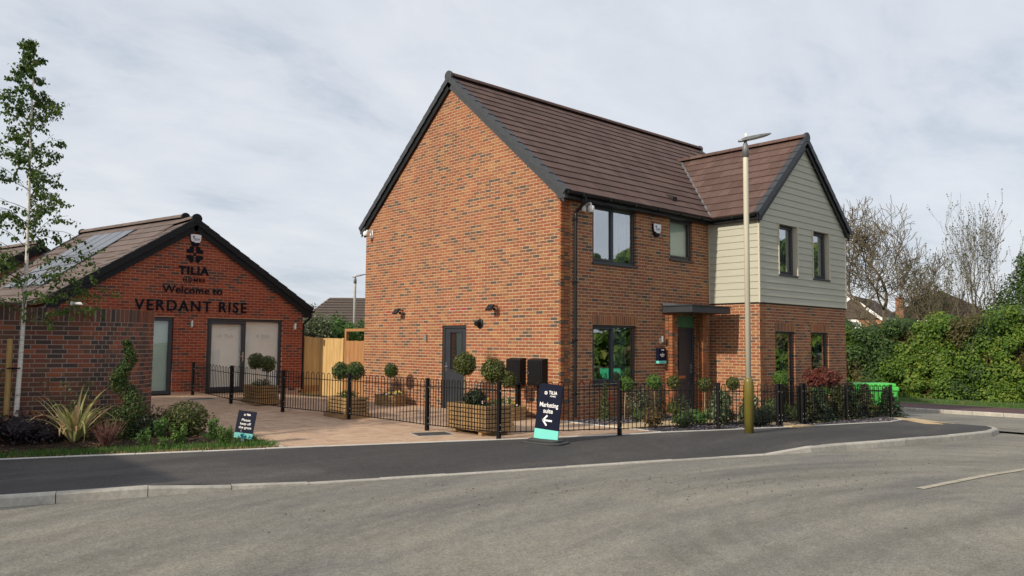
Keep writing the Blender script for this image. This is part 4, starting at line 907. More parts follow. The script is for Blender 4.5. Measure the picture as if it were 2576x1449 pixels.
# faint print on the door glass
for (x, lb_) in ((-3.50, 'faint grey flower logo and TILIA lettering on the narrow door leaf'), (-2.40, 'faint grey flower logo and TILIA lettering on the wide fixed pane')):
    T = thing('glass_print', lb_, 'print', (x, SY+.088, 1.77)); petals(T, (.06, 0, .045), .085, 'print_grey', .002); glyphs('TILIA', .085, 'print_grey', .001, T, .17, .26, spacing=1.1, offset=.03)

# ================================================================ THINGS FIXED TO THE WALLS
def wall_m(x, y, z, nrm):
    nrm = Vector(nrm); ax = Vector((0, 0, 1)).cross(-nrm); return place(None, Vector((x, y, z)), -ax if False else Vector((-nrm.y, nrm.x, 0)), nrm)
def fixture(name, label, cat, p, nrm, group=None):
    T = thing(name, label, cat, group=group); T.matrix_world = wall_m(*p, nrm); return T
# local axes: x along the wall, -y out of the wall, z up
def ptz_camera(label, p, nrm):
    T = fixture('security_camera', label, 'camera', p, nrm)
    q = MB(); q.box(-.06, -.035, -.10, .06, .0, .10); bevel(q.build('mount', 'white_plastic', T), .01)
    q = MB(); q.tube([(0, -.03, .05), (0, -.16, .07), (0, -.22, .06), (0, -.23, .0)], .024, 10); q.build('arm', 'white_plastic', T, smooth=True)
    q = MB(); q.lathe([(.03, .02), (.072, .0), (.078, -.06), (.07, -.085), (.068, -.10), (.05, -.145), (.0, -.16)], 18, (0, -.23, 0)); q.build('dome', 'white_plastic', T, smooth=True)
    q = MB(); q.lathe([(.0, -.171), (.03, -.168), (.045, -.150), (.03, -.14)], 14, (0, -.235, 0)); q.build('lens', 'black_plastic', T, smooth=True)
ptz_camera('white dome camera under the eaves beside the black downpipe', (.72, 0, 4.74), (0, -1, 0))
T = fixture('security_camera', 'white turret camera high on the sunlit brick gable', 'camera', (0, 7.62, 4.80), (-1, 0, 0))
q = MB(); q.box(-.09, -.03, -.13, .06, 0, .10); bevel(q.build('mount', 'white_plastic', T), .01)
q = MB(); q.box(-.03, -.20, .02, .03, -.03, .10); bevel(q.build('arm', 'white_plastic', T), .015)
q = MB(); q.lathe([(.04, .06), (.075, .02), (.08, -.05), (.05, -.09)], 16, (0, -.22, 0)); q.build('body', 'white_plastic', T, smooth=True)
q = MB(); q.lathe([(.0, -.13), (.04, -.12), (.048, -.085), (.03, -.08)], 14, (0, -.24, 0)); q.build('lens', 'black_plastic', T, smooth=True)
T = fixture('security_camera', 'small white bullet camera on the red brick gable by the curved wall', 'camera', (-7.22, SY, 2.56), (0, -1, 0))
q = MB(); q.box(-.05, -.03, -.04, .05, 0, .05); q.build('mount', 'white_plastic', T)
q = MB(); q.tube([(0, -.02, 0), (.06, -.10, .0), (.20, -.16, .0)], [.03, .035, .045], 12); q.build('body', 'white_plastic', T)
def alarm(label, p, nrm):
    T = fixture('alarm_box', label, 'alarm', p, nrm)
    q = MB(); q.prism([(-.155, 0, .15), (.155, 0, .15), (.145, 0, .0), (.075, 0, -.17), (-.075, 0, -.17), (-.145, 0, .0)], (0, -.055, 0)); bevel(q.build('base', 'navy', T), .012)
    q = MB(); q.prism([(-.148, -.05, .147), (.148, -.05, .147), (.135, -.05, -.01), (.11, -.05, -.075), (-.02, -.05, -.085), (-.06, -.05, -.06), (-.11, -.05, -.055), (-.135, -.05, -.01)], (0, -.022, 0)); bevel(q.build('cover', 'white_plastic', T), .012)
    q = MB(); q.lathe([(.0, 0), (.028, 0), (.028, .003), (.0, .003)], 16); o = q.build('logo', 'print_blue', T, (-.065, -.073, .075)); o.rotation_euler = (R(90), 0, 0)
    for k, w_ in enumerate((.020, .030, .022, .026, .018, .028)): q = MB(); q.box(-.085+.031*k, -.0745, .005, -.085+.031*k+w_, -.0725, .030+.004*(k % 2)); q.build('print_line', 'print_blue', T)
    q = MB(); q.box(-.06, -.074, -.025, .10, -.0725, -.015); q.build('print_line', 'print_blue', T)
alarm('white and navy alarm box between the two upper windows', (3.36, 0, 4.49), (0, -1, 0))
alarm('white and navy alarm box at the top of the red brick gable', (-4.26, SY, 4.43), (0, -1, 0))
def flood(label, p):
    T = fixture('floodlight', label, 'floodlight', p, (-1, 0, 0))
    q = MB(); q.box(-.02, -.19, -.005, .02, 0, .02); q.build('bracket', 'black_plastic', T)
    q = MB(); q.obox((-.105, -.16, .02), (.21, 0, 0), (0, -.105, -.13), (0, -.035, .028)); bevel(q.build('lamp_body', 'black_plastic', T), .008)
    q = MB(); q.obox((-.085, -.165, .004), (.17, 0, 0), (0, -.088, -.109), (0, .004, -.003)); q.build('lamp_glass', 'galv', T)
    q = MB(); q.lathe([(.02, 0), (.035, -.02), (.03, -.06), (.0, -.075)], 12, (.0, -.10, -.03)); q.build('sensor', 'black_plastic', T)
flood('black floodlight on the gable near its far edge, beside a red air brick', (0, 6.0, 2.53)); flood('black floodlight on the gable beside the round vent', (0, 2.10, 2.53))
def cyl(label, p, nrm, group=None, h=.16, r=.035):
    T = fixture('wall_light', label, 'wall light', p, nrm, group)
    q = MB(); q.box(-.03, -.012, -.11, .03, 0, .03); q.build('back_plate', 'galv', T)
    q = MB(); q.lathe([(r*.9, -h/2), (r, -h/2+.005), (r, h/2-.005), (r*.9, h/2)], 16, (0, -.055, -.0)); q.build('cylinder', 'steel', T, smooth=False)
cyl('steel cylinder light on the sunlit gable left of the side door', (0, 4.88, 1.80), (-1, 0, 0)); cyl('steel cylinder light above the navy plaque', (3.54, 0, 1.79), (0, -1, 0)); cyl('steel cylinder light in the porch corner right of the front door', (5.46, 0, 1.79), (0, -1, 0))
cyl('steel cylinder light between the two glazed openings of the red gable', (-4.28, SY, 2.13), (0, -1, 0)); cyl('steel cylinder light at the end of the red gable by the timber fence', (-1.23, SY, 2.12), (0, -1, 0))
T = fixture('boiler_flue', 'round black flue outlet right of the side door', 'flue', (0, 2.72, 2.13), (-1, 0, 0))
q = MB(); q.tube([(0, 0, 0), (0, -.02, 0), (0, -.03, 0)], [.12, .115, .09], 20); q.build('collar', 'black_plastic', T)
q = MB(); q.tube([(0, -.01, 0), (0, -.15, 0)], .055, 14); q.build('pipe', 'black_plastic', T)
def meter(label, p):
    T = fixture('meter_box', label, 'meter box', p, (-1, 0, 0))
    q = MB(); q.prism([(-.23, 0, -.30), (-.23, -.20, -.30), (-.23, -.20, .27), (-.23, 0, .31)], (.46, 0, 0)); bevel(q.build('case', 'fence_black', T), .012)
    q = MB(); q.box(-.205, -.212, -.275, .205, -.20, .245); bevel(q.build('lid', 'fence_black', T), .006, 1)
    q = MB(); q.tube([(-.17, -.212, -.02), (-.17, -.222, -.02)], .016, 10); q.build('lock', 'steel', T)
    q = MB(); q.box(-.03, -.09, -1.06, .05, -.01, -.30); q.build('hockey_stick_duct', 'fence_black', T)
meter('black meter box with duct nearer the grey side door', (0, 1.32, 1.03)); meter('black meter box with duct nearer the house corner', (0, .62, 1.03))
T = fixture('house_plaque', 'navy plaque with aqua foot on the wall left of the front door', 'plaque', (3.505, 0, 1.38), (0, -1, 0))
q = MB(); q.box(-.145, -.085, -.12, .145, 0, .19); q.build('panel', 'navy', T); q = MB(); q.box(-.148, -.088, -.185, .148, 0, -.12); q.build('foot_band', 'teal', T)
for x, z, w_, h_ in ((-.045, .130, .025, .032), (.0, .132, .06, .030), (-.015, .060, .035, .012), (-.09, .012, .17, .026), (-.085, .036, .05, .008), (.03, .036, .045, .008), (-.06, -.022, .11, .013)): q = MB(); q.box(x, -.0865, z, x+w_, -.0845, z+h_); q.build('print_line', 'print_white', T)
q = MB(); q.box(-.07, -.0895, -.158, .09, -.0875, -.148); q.build('print_line', 'navy', T)

# ================================================================ CURVED GARDEN WALL
cwall = thing('curved_brick_wall', 'tall brown brick garden wall curving back behind the planted bed', 'wall')
S0 = Vector((-8.66, 2.27, 0)); rdir = Vector((math.cos(R(-15.4)), math.sin(R(-15.4)), 0)); rnor = Vector((rdir.y, -rdir.x, 0)); RAD = .92; CTR = S0-rnor*RAD
cb = Bricks(); CTOP = 26
for r in range(-2, CTOP):
    z0 = r*.075+.02; odd = r % 2
    for k in range(0, 26):
        x = k*.225+(.169 if odd else .006); o = S0-rdir*(x+BL)
        cb.all.append((o+Vector((0, 0, z0))+rnor*random.uniform(-.002, .002), rdir*BL, -rnor*.1025, random.random(), BL))
    if odd: cb.all.append((S0-rdir*.1625+Vector((0, 0, z0)), rdir*.0995, -rnor*.1025, random.random(), .0995))
    n = int(RAD*R(100)/.1125)
    for k in range(n):
        a = (k+(0 if odd else .5))*.1125/RAD; rn = Matrix.Rotation(a, 3, 'Z') @ rnor; tn = Matrix.Rotation(a, 3, 'Z') @ rdir
        o = CTR+rn*RAD-tn*.0498+Vector((0, 0, z0)); cb.all.append((o+rn*random.uniform(-.001, .003), tn*.0995, -rn*.19, random.random(), .0995))
    aend = R(100); rn = Matrix.Rotation(aend, 3, 'Z') @ rnor; tn = Matrix.Rotation(aend, 3, 'Z') @ rdir
    for k in range(12):
        o = CTR+rn*RAD+tn*(.06+k*.225+(0 if r % 2 == 0 else .1125)); cb.all.append((o+Vector((0, 0, z0)), tn*.215, -rn*.1025, random.random(), .215))
cb.finish(cwall, 'brick_brown')
w = MB(); arc = [S0-rdir*6]+[CTR+(Matrix.Rotation(R(a), 3, 'Z') @ rnor)*RAD for a in range(0, 101, 5)]; arc.append(arc[-1]+tn*2.8)
def offs(P, d):
    out = []
    for i, p in enumerate(P):
        t = (P[min(i+1, len(P)-1)]-P[max(i-1, 0)]).normalized(); out.append(p-Vector((t.y, -t.x, 0))*d)
    return out
in0, in1 = offs(arc, .004), offs(arc, .21)
for i in range(len(arc)-1):
    w.add([in0[i]+Vector((0, 0, -.2)), in0[i+1]+Vector((0, 0, -.2)), in1[i+1]+Vector((0, 0, -.2)), in1[i]+Vector((0, 0, -.2)), in0[i]+Vector((0, 0, 2.178)), in0[i+1]+Vector((0, 0, 2.178)), in1[i+1]+Vector((0, 0, 2.178)), in1[i]+Vector((0, 0, 2.178))], BOXF)
w.build('core', 'mortar_dark', cwall)
me = MB().box(0, 0, 0, .059, .215, .212).mesh('coping_brick'); me.materials.append(MATS['brick_brown_single']); ztop = CTOP*.075+.02
def cop(p, t, nrm):
    q = bpy.data.objects.new('coping_brick', me); COL.objects.link(q); q.parent = cwall
    q.matrix_local = Matrix.Translation(p+Vector((0, 0, ztop))) @ Matrix.Rotation(math.atan2(t.y, t.x), 4, 'Z')
for k in range(62): cop(S0-rdir*(.075*(k+1))+rnor*.004, rdir, rnor)
for k in range(int(RAD*R(100)/.075)):
    a = (k+.1)*.075/RAD; rn = Matrix.Rotation(a, 3, 'Z') @ rnor; t_ = Matrix.Rotation(a, 3, 'Z') @ rdir; cop(CTR+rn*(RAD+.004), t_, rn)

# ================================================================ DRIVEWAY PAVING
def inpoly(x, y, P):
    c = False; n = len(P)
    for i in range(n):
        (x0, y0), (x1, y1) = P[i], P[(i+1) % n]
        if (y0 > y) != (y1 > y) and x < (x1-x0)*(y-y0)/(y1-y0)+x0: c = not c
    return c
BED = [(-16, 3.35), (-10.12, 1.10), (-8.24, .37), (-6.55, -.28), (-6.42, .25), (-6.62, 1.0), (-6.95, 1.9), (-7.25, 2.6), (-7.45, 3.4), (-16, 6)]
DRV = [(-6.5, -.30), (-4.88, -.92), (-3.23, -1.59), (-.68, -2.55), (-.02, -2.72), (-.02, 8.0), (.42, 8.0), (.42, 9.8), (-.95, 10.2), (-.97, 9.9), (-6.9, 9.9), (-6.9, 3.8), (-6.95, 2.4), (-6.60, 1.6), (-6.35, .6)]
tag(sheet('driveway', -8.4, .6, -3.0, 10.6, .2, lambda x, y: zg(x, y)-.012, 'paving_joint', inside=lambda x, y: inpoly(x, y, DRV) or (inpoly(x, y+.2, DRV) and inpoly(x-.1, y+.1, DRV))), kind='structure')
pv = MB(); c1, s1 = RD.x, RD.y
for i in range(-30, 62):
    for j in range(-10, 120):
        lx = i*.2+(.1 if j % 2 else 0)-8; ly = j*.1-4.2; x = -1.5+lx*c1-ly*s1; y = 0+lx*s1+ly*c1
        if not (-8.3 < x < .5 and inpoly(x, y, DRV)): continue
        h = zg(x, y)+random.uniform(-.0015, .0015); ex, ey = Vector((c1, s1, 0))*.0965, Vector((-s1, c1, 0))*.0465; cc = Vector((x, y, h)); tx, ty = random.uniform(-.001, .001), random.uniform(-.0015, .0015)
        vs = [cc-ex-ey+Vector((0, 0, -tx-ty)), cc+ex-ey+Vector((0, 0, tx-ty)), cc+ex+ey+Vector((0, 0, tx+ty)), cc-ex+ey+Vector((0, 0, -tx+ty))]
        pv.add(vs+[v_+Vector((0, 0, -.02)) for v_ in vs], [(0, 1, 2, 3), (0, 4, 5, 1), (1, 5, 6, 2), (2, 6, 7, 3), (3, 7, 4, 0)], random.uniform(.01, 1))
o = pv.build('paving_blocks', 'paving_block', bpy.data.objects['driveway']); tag(o, kind='stuff')
for lab, (x, y), a in (('dark square manhole cover in the paving before the red gable', (-4.55, 8.3), .35), ('dark manhole cover in the paving beside the large timber planter', (-3.62, -.25), -18)):
    T = thing('manhole_cover', lab, 'manhole cover', (x, y, zg(x, y)+.004), R(a))
    q = MB(); framebox2 = [(-.36, -.28, .36, -.25), (-.36, .25, .36, .28), (-.36, -.25, -.33, .25), (.33, -.25, .36, .25)]
    for b in framebox2: q.box(b[0], b[1], -.03, b[2], b[3], .004)
    q.build('frame', 'galv', T); q = MB(); q.box(-.325, -.245, -.03, .325, .245, .002); q.build('lid', 'manhole', T)
# white edging between drive and front garden
ge = tag(empty('garden_edging'), kind='structure')
stones([(.0, -.03), (-.02, -2.70)], .9, .06, ge, 'edging', zg, .012, side=-1, name='edging_stone', bev=.006)
stones([(-6.53, -.30), (-6.38, .35), (-6.60, 1.1), (-6.93, 2.1), (-7.3, 2.9)], .6, .05, ge, 'edging', zg, .010, side=1, name='edging_stone', bev=.006)

# ================================================================ HOOP-TOP RAILINGS
def hoop_mesh(w, h, rail):
    q = MB(); r = w/2; pts = [(-r, 0, .10), (-r, 0, h-r)]+[(-r*math.cos(math.pi*k/8), 0, h-r+r*math.sin(math.pi*k/8)) for k in range(1, 8)]+[(r, 0, h-r), (r, 0, .10)]
    q.tube(pts, .0078, 6); return q.mesh('hoop')
HOOPS = {}
def railing_panel(parent, a, b, n, h, za=None, zb=None, clear=.0):
    a, b = Vector(a), Vector(b); d = b-a; L = d.length; ux = d.normalized(); za = zg(*a) if za is None else za; zb = zg(*b) if zb is None else zb
    for hz in (.115, h-.145):
        q = MB(); q.tube([(a.x, a.y, za+hz), (b.x, b.y, zb+hz)], .010 if hz < .2 else .009, 6); q.build('rail', 'fence_black', parent)
    sp = (L-.10)/n; key = (round(sp*.5, 3), round(h, 3))
    if key not in HOOPS: HOOPS[key] = hoop_mesh(sp*.5, h, 0); HOOPS[key].materials.append(MATS['fence_black'])
    for i in range(n):
        t = (.05+sp*(i+.5))/L; p = a+d*t; o = bpy.data.objects.new('hoop', HOOPS[key]); COL.objects.link(o); o.parent = parent
        o.matrix_local = Matrix.Translation((p.x, p.y, za+(zb-za)*t)) @ Matrix.Rotation(math.atan2(d.y, d.x), 4, 'Z')
def rail_post(parent, p, h, s=.062, cap=True, z=None):
    z = zg(*p) if z is None else z
    q = MB(); q.box(-s/2, -s/2, -.06, s/2, s/2, h).box(-s/2-.004, -s/2-.004, h, s/2+.004, s/2+.004, h+.012); o = q.build('post', 'fence_black', parent, loc=(p[0], p[1], z)); o.rotation_euler = (0, 0, R(8))
    for zz in (.13, .24, h-.16): q = MB(); q.tube([(0, -s/2, zz), (0, -s/2-.008, zz)], .009, 8); q.build('bolt', 'galv', o)
RH = .955
rail_a = thing('hoop_top_railing', 'black hoop-top railing across the drive from red gable to footpath', 'railing')
P1 = [(-4.28, 9.60), (-4.30, 7.05), (-3.88, 5.15), (-3.38, 3.07), (-3.35, .28), (-3.15, -1.55)]; HH = [.86, .92, .95, .98, .98, .99]
for p, h in zip(P1, HH): rail_post(rail_a, p, h)
for i in range(5): railing_panel(rail_a, P1[i], P1[i+1], (12, 12, 12, 12, 12)[i], (HH[i]+HH[i+1])/2-.005)
rail_b = thing('hoop_top_railing', 'black hoop-top railing along the front garden beside the footpath', 'railing')
P2 = [(-3.15, -1.55), (-1.03, -2.50), (1.46, -2.98), (3.30, -3.25)]
for p, h in zip(P2[1:], (.99, .92, .90)): rail_post(rail_b, p, h)
for i, n in enumerate((11, 12, 8)): railing_panel(rail_b, P2[i], P2[i+1], n, (.98, .94, .90)[i])
gt = thing('garden_gate', 'small black hoop-top gate at the buff slab path', 'gate', (0, 0, 0))
rail_post(gt, (3.40, -3.26), .89, .075); rail_post(gt, (4.24, -3.30), .90, .075)
q = MB(); q.box(-.018, -.018, .08, .018, .018, .86); q.build('stile', 'fence_black', gt, loc=(3.50, -3.26, zg(3.5, -3))); q = MB(); q.box(-.018, -.018, .08, .018, .018, .86); q.build('stile', 'fence_black', gt, loc=(4.13, -3.29, zg(4.1, -3)))
railing_panel(gt, (3.50, -3.26), (4.13, -3.29), 5, .87)
rail_c = thing('hoop_top_railing', 'black hoop-top railing with a return round the phormium corner', 'railing')
P3 = [(4.36, -3.30), (6.46, -3.30), (9.0, -3.30), (9.05, -1.2)]
for p, h in zip(P3, (.90, .88, .85, .85)): rail_post(rail_c, p, h)
for i, n in enumerate((8, 10, 9)): railing_panel(rail_c, P3[i], P3[i+1], n, (.88, .85, .84)[i])

# ================================================================ TIMBER FENCE AND GATE
tf = thing('timber_fence', 'new close-boarded timber fence between the red gable and the house', 'fence')
def boards(parent, a, b, h, m, w=.125, name='board', th=.018, zt=None):
    a, b = Vector(a), Vector(b); d = b-a; L = d.length; n = max(1, int(round(L/w))); ux = d/L; nn = Vector((ux.y, -ux.x))
    for i in range(n):
        p = a+ux*(L*i/n); wd = L/n+.012; k = .007*(i % 2); z = zg(p.x, p.y); j = random.uniform(-.006, .006); q = MB()
        p3 = Vector((p.x, p.y, z+.02))+Vector((nn.x, nn.y, 0))*k; q.obox(p3, Vector((ux.x, ux.y, 0))*wd, Vector((nn.x, nn.y, 0))*th, (0, 0, h+j)); q.build(name, m, parent)
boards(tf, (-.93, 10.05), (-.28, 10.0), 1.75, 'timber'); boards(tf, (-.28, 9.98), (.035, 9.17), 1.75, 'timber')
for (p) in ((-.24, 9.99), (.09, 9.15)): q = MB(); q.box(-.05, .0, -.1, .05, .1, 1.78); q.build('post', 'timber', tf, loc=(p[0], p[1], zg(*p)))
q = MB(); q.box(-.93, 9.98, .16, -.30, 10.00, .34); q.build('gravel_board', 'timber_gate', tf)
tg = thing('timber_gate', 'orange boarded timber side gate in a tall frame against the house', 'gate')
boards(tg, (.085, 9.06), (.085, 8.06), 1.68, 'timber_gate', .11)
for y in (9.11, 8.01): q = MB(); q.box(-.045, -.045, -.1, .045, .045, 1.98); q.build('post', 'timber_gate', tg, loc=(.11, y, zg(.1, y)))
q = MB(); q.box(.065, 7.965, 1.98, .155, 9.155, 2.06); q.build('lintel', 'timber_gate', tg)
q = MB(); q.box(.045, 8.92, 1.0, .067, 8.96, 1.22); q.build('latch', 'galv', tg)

# ================================================================ PLANTERS
def planter(label, c, rot, lx, ly, rows, base, feet=False, hz=.088):
    T = thing('timber_planter', label, 'planter', (c[0], c[1], zg(*c)), rot); z = .0
    if feet:
        for x in (-lx*.33, lx*.33): q = MB(); q.box(x-.05, -ly/2+.03, 0, x+.05, ly/2-.03, .075); q.build('bearer', 'planter_wood', T)
        z = .075
    if base:
        q = MB(); t = .05; q.box(-lx/2-t, -ly/2-t, .0, lx/2+t, -ly/2, .095).box(-lx/2-t, ly/2, .0, lx/2+t, ly/2+t, .095).box(-lx/2-t, -ly/2, .0, -lx/2, ly/2, .095).box(lx/2, -ly/2, .0, lx/2+t, ly/2, .095); bevel(q.build('plinth', 'planter_wood', T), .006, 1); 
    for r in range(rows):
        o = .044 if r % 2 else 0
        for s in (-1, 1):
            q = MB(); q.box(-lx/2+(0 if o else .046), -.022, 0, lx/2-(0 if o else .046), .022, hz-.015); bevel(q.build('plank', 'planter_wood', T, loc=(0, s*(ly/2-.022), z+r*hz)), .006, 1)
            q = MB(); q.box(-.022, -ly/2+(.046 if o else 0), 0, .022, ly/2-(.046 if o else 0), hz-.015); bevel(q.build('plank', 'planter_wood', T, loc=(s*(lx/2-.022), 0, z+r*hz)), .006, 1)
    q = MB(); q.box(-lx/2+.045, -ly/2+.045, z+.05, lx/2-.045, ly/2-.045, z+rows*hz-.05); q.build('soil', 'soil', T); return T, z+rows*hz
def hexplanter(label, c, rad, rows=4, hz=.072, rot=0):
    T = thing('hexagonal_planter', label, 'planter', (c[0], c[1], zg(*c)), rot)
    for r in range(rows):
        for k in range(6):
            a0, a1 = 2*math.pi*k/6, 2*math.pi*(k+1)/6; p0, p1 = Vector((math.cos(a0), math.sin(a0), 0))*rad, Vector((math.cos(a1), math.sin(a1), 0))*rad; d = (p1-p0).normalized(); nn = Vector((d.y, -d.x, 0)); ex = .02 if (r+k) % 2 else -.0
            q = MB(); q.obox(p0-d*ex+Vector((0, 0, r*hz)), d*((p1-p0).length+2*ex), -nn*.04, (0, 0, hz-.006)); bevel(q.build('plank', 'planter_wood', T), .005, 1)
    q = MB(); q.prism([Vector((math.cos(2*math.pi*k/6), math.sin(2*math.pi*k/6), 0))*(rad-.05)+Vector((0, 0, .02)) for k in range(6)], (0, 0, rows*hz-.06)); q.build('soil', 'soil', T); return T, rows*hz

# ================================================================ PLANTS
def leaf(q, p, n, s, asp, a, fold=.25):
    """one small folded leaf of length s facing direction n"""
    n = n.normalized(); t = n.orthogonal().normalized(); t = Matrix.Rotation(random.uniform(0, 6.28), 3, n) @ t; b = n.cross(t)
    q.add([p-t*s*.5, p+b*s*asp*.5+n*s*fold*.3, p+t*s*.5, p-b*s*asp*.5+n*s*fold*.3], [(0, 1, 2), (0, 2, 3)], a)
def rnd_dir():
    while True:
        v = Vector((random.uniform(-1, 1), random.uniform(-1, 1), random.uniform(-1, 1)))
        if .05 < v.length < 1: return v.normalized()
def cloud(blobs, n, size, asp=.6, shell=.55, seed=0, rough=.18, tone=None, up=.25):
    """blobs: list of (centre, (rx, ry, rz), weight)"""
    random.seed(seed); q = MB(); tot = sum(b[2] for b in blobs)
    for c, rr, wgt in blobs:
        c = Vector(c)
        for i in range(int(n*wgt/tot)):
            d = rnd_dir(); f = mnoise.noise(d*2.3+Vector((seed, 0, 0))); k = (random.uniform(shell, 1.0) if random.random() < .85 else random.uniform(.2, 1))*(1+rough*f+random.uniform(-.04, .06))
            p = c+Vector((d.x*rr[0], d.y*rr[1], d.z*rr[2]))*k
            nn = (d+rnd_dir()*.8+Vector((0, 0, up))); a = min(1, max(.01, random.gauss(.42+.22*f, .2))) if tone is None else min(1, max(.01, random.gauss(tone, .2)))
            leaf(q, p, nn, size*random.uniform(.7, 1.3), asp, a)
    return q
def blobcore(q, c, rr, seed=0, k=.72):
    bm = bmesh.new(); bmesh.ops.create_icosphere(bm, subdivisions=2, radius=1)
    for v in bm.verts: f = 1+.15*mnoise.noise(v.co*2+Vector((seed, 1, 2))); v.co = Vector((c[0]+v.co.x*rr[0]*k*f, c[1]+v.co.y*rr[1]*k*f, c[2]+v.co.z*rr[2]*k*f))
    bm.verts.index_update(); q.add([v.co for v in bm.verts], [[v.index for v in f.verts] for f in bm.faces], .02); bm.free()
def plant(name, label, loc, parts, group=None, cat='shrub', z=None):
    T = thing(name, label, cat, (loc[0], loc[1], zg(loc[0], loc[1]) if z is None else z), group=group)
    for nm, q, m in parts: q.build(nm, m, T)
    return T
sd_ = [100]
def ns(): sd_[0] += 1; return sd_[0]
def lollipop(label, loc, z0, stem, r, m='leaf_topiary', n=900, balls=1, rz_=None, lean=(0, 0), cat='topiary tree', leafs=.05):
    s = MB(); parts = []; top = stem+r*.6; s.tube([(0, 0, -.08), (lean[0]*.5+random.uniform(-.01, .01), lean[1]*.5+.01, top*.5), (lean[0], lean[1], top)], [.016, .013, .011], 7); parts.append(('stem', s, 'topiary_stem'))
    q = cloud([((lean[0], lean[1], stem+r), (r, r, (rz_ or r)), 1)], int(n*1.5), leafs*.82, shell=.8, seed=ns(), rough=.15); blobcore(q, (lean[0], lean[1], stem+r), (r, r, rz_ or r)); parts.append(('crown', q, m))
    if balls == 2:
        q = cloud([((lean[0]*.5, lean[1]*.5, stem*.42), (r*1.0, r*1.0, r*.9), 1)], n, leafs, shell=.75, seed=ns()); blobcore(q, (lean[0]*.5, lean[1]*.5, stem*.42), (r, r, r*.9)); parts.append(('lower_crown', q, m))
    return plant('ball_topiary', label, loc, parts, cat=cat, z=z0)
def mound(label, loc, rx, h, m, n, size, asp=.6, name='shrub', cat='shrub', blobs=None, shell=.6, core=True, z=None, up=.25, rough=.2):
    bl = blobs or [((0, 0, h*.5), (rx, rx, h*.52), 1)]; q = cloud(bl, n, size, asp, shell, ns(), rough, up=up)
    if core:
        for c, rr, w_ in bl: blobcore(q, c, rr, sd_[0], .68)
    s = MB(); 
    for k in range(4): a = k*1.6; s.tube([(0, 0, -.05), (rx*.25*math.cos(a), rx*.25*math.sin(a), h*.3), (rx*.5*math.cos(a), rx*.5*math.sin(a), h*.6)], [.012, .009, .005], 5)
    return plant(name, label, loc, [('stem', s, 'bark_dark'), ('crown', q, m)], cat=cat, z=z)
def small_flowers(parent_label, loc, z, lx, ly, n, rot=0):
    T = thing('bedding_flowers', parent_label, 'flowers', (loc[0], loc[1], z), rot); random.seed(ns()); q = MB(); f = MB()
    for i in range(n*7):
        p = Vector((random.uniform(-lx, lx), random.uniform(-ly, ly), random.uniform(0, .09))); leaf(q, p, Vector((0, 0, 1))+rnd_dir(), .07, .5, random.random())
    for i in range(n):
        c = Vector((random.uniform(-lx, lx), random.uniform(-ly, ly), random.uniform(.08, .14))); a = random.random()
        for k in range(5): leaf(f, c+rnd_dir()*.018, Vector((-.6, -.6, .5))+rnd_dir()*.4, .04, .9, a)
    q.build('foliage', 'leaf_green', T); f.build('bloom', 'petal', T)
# drive-side planters
rot = R(-3)
for lab, c, ids in (('square timber planter with plinth nearest the red gable', (-3.6, 6.9), 0), ('square timber planter with plinth in the middle of the drive', (-3.12, 3.57), 1)):
    T, zt = planter(lab, c, R(90+(-4)), .92, .56, 6, True, hz=.078); z0 = zg(*c)+zt-.06
    a, b = (('ball topiary in the planter nearest the red gable, taller of the pair', 'ball topiary in the planter nearest the red gable, shorter of the pair') if ids == 0 else ('ball topiary in the middle drive planter, on the side of the red gable', 'ball topiary in the middle drive planter, on the side of the footpath'))
    off = .26
    lollipop(a, (c[0]-.03, c[1]+off, 0), z0, .40+.03*(1-ids), .205, 'leaf_topiary' if ids == 0 else 'leaf_box', 900); lollipop(b, (c[0]+.03, c[1]-off, 0), z0, .37+.05*ids, .205, 'leaf_topiary' if ids == 0 else 'leaf_box', 900)
    mound('low grey-green leaves spilling in the %s drive planter' % ('gable-side' if ids == 0 else 'middle'), (c[0]-.02, c[1]-.05), .24, .22, 'leaf_green' if ids else 'leaf_varieg', 260, .05, z=z0-.02, name='bedding_plant', cat='plant', core=False)
T, zt = planter('large timber planter on bearers by the footpath', (-2.80, -.62), R(90-3), 1.22, .66, 6, False, feet=True, hz=.080); z0 = zg(-2.8, -.6)+zt-.06
lollipop('largest ball topiary in the big planter, in front of the side door', (-2.90, -.28, 0), z0, .56, .215, 'leaf_topiary', 1300, leafs=.055); lollipop('ball topiary in the big planter beside the railing post', (-2.74, -.92, 0), z0, .44, .23, 'leaf_topiary', 1300, leafs=.055)
mound('dark leafy shrub between the two topiaries of the big planter', (-2.86, -.55), .22, .34, 'leaf_dark', 420, .10, .35, z=z0-.02); small_flowers('low pale flowers in the big planter', (-2.80, -.62), z0, .25, .5, 10)
T, zt = hexplanter('hexagonal timber planter against the gable left of the side door', (-.62, 5.62), .40, rot=.25); z0 = zt-.05; lollipop('small ball topiary with shadow on the gable wall', (-.62, 5.60, 0), z0, .50, .185, 'leaf_box', 800); small_flowers('yellow and white pansies in the hexagonal planter', (-.66, 5.6), z0, .28, .28, 22)
T, zt = hexplanter('hexagonal timber planter below the two meter boxes', (-.66, .98), .40, rot=.1); z0 = zt-.05; lollipop('ball topiary in front of the meter boxes', (-.72, 1.0, 0), z0, .44, .185, 'leaf_topiary', 800, lean=(.05, -.05)); small_flowers('pale bedding flowers below the meter boxes', (-.7, .98), z0, .28, .28, 12)
mound('leafy bedding clump in the planter below the meter boxes', (-.70, 1.05), .26, .22, 'leaf_green', 260, .06, z=z0, name='bedding_plant', cat='plant', core=False)

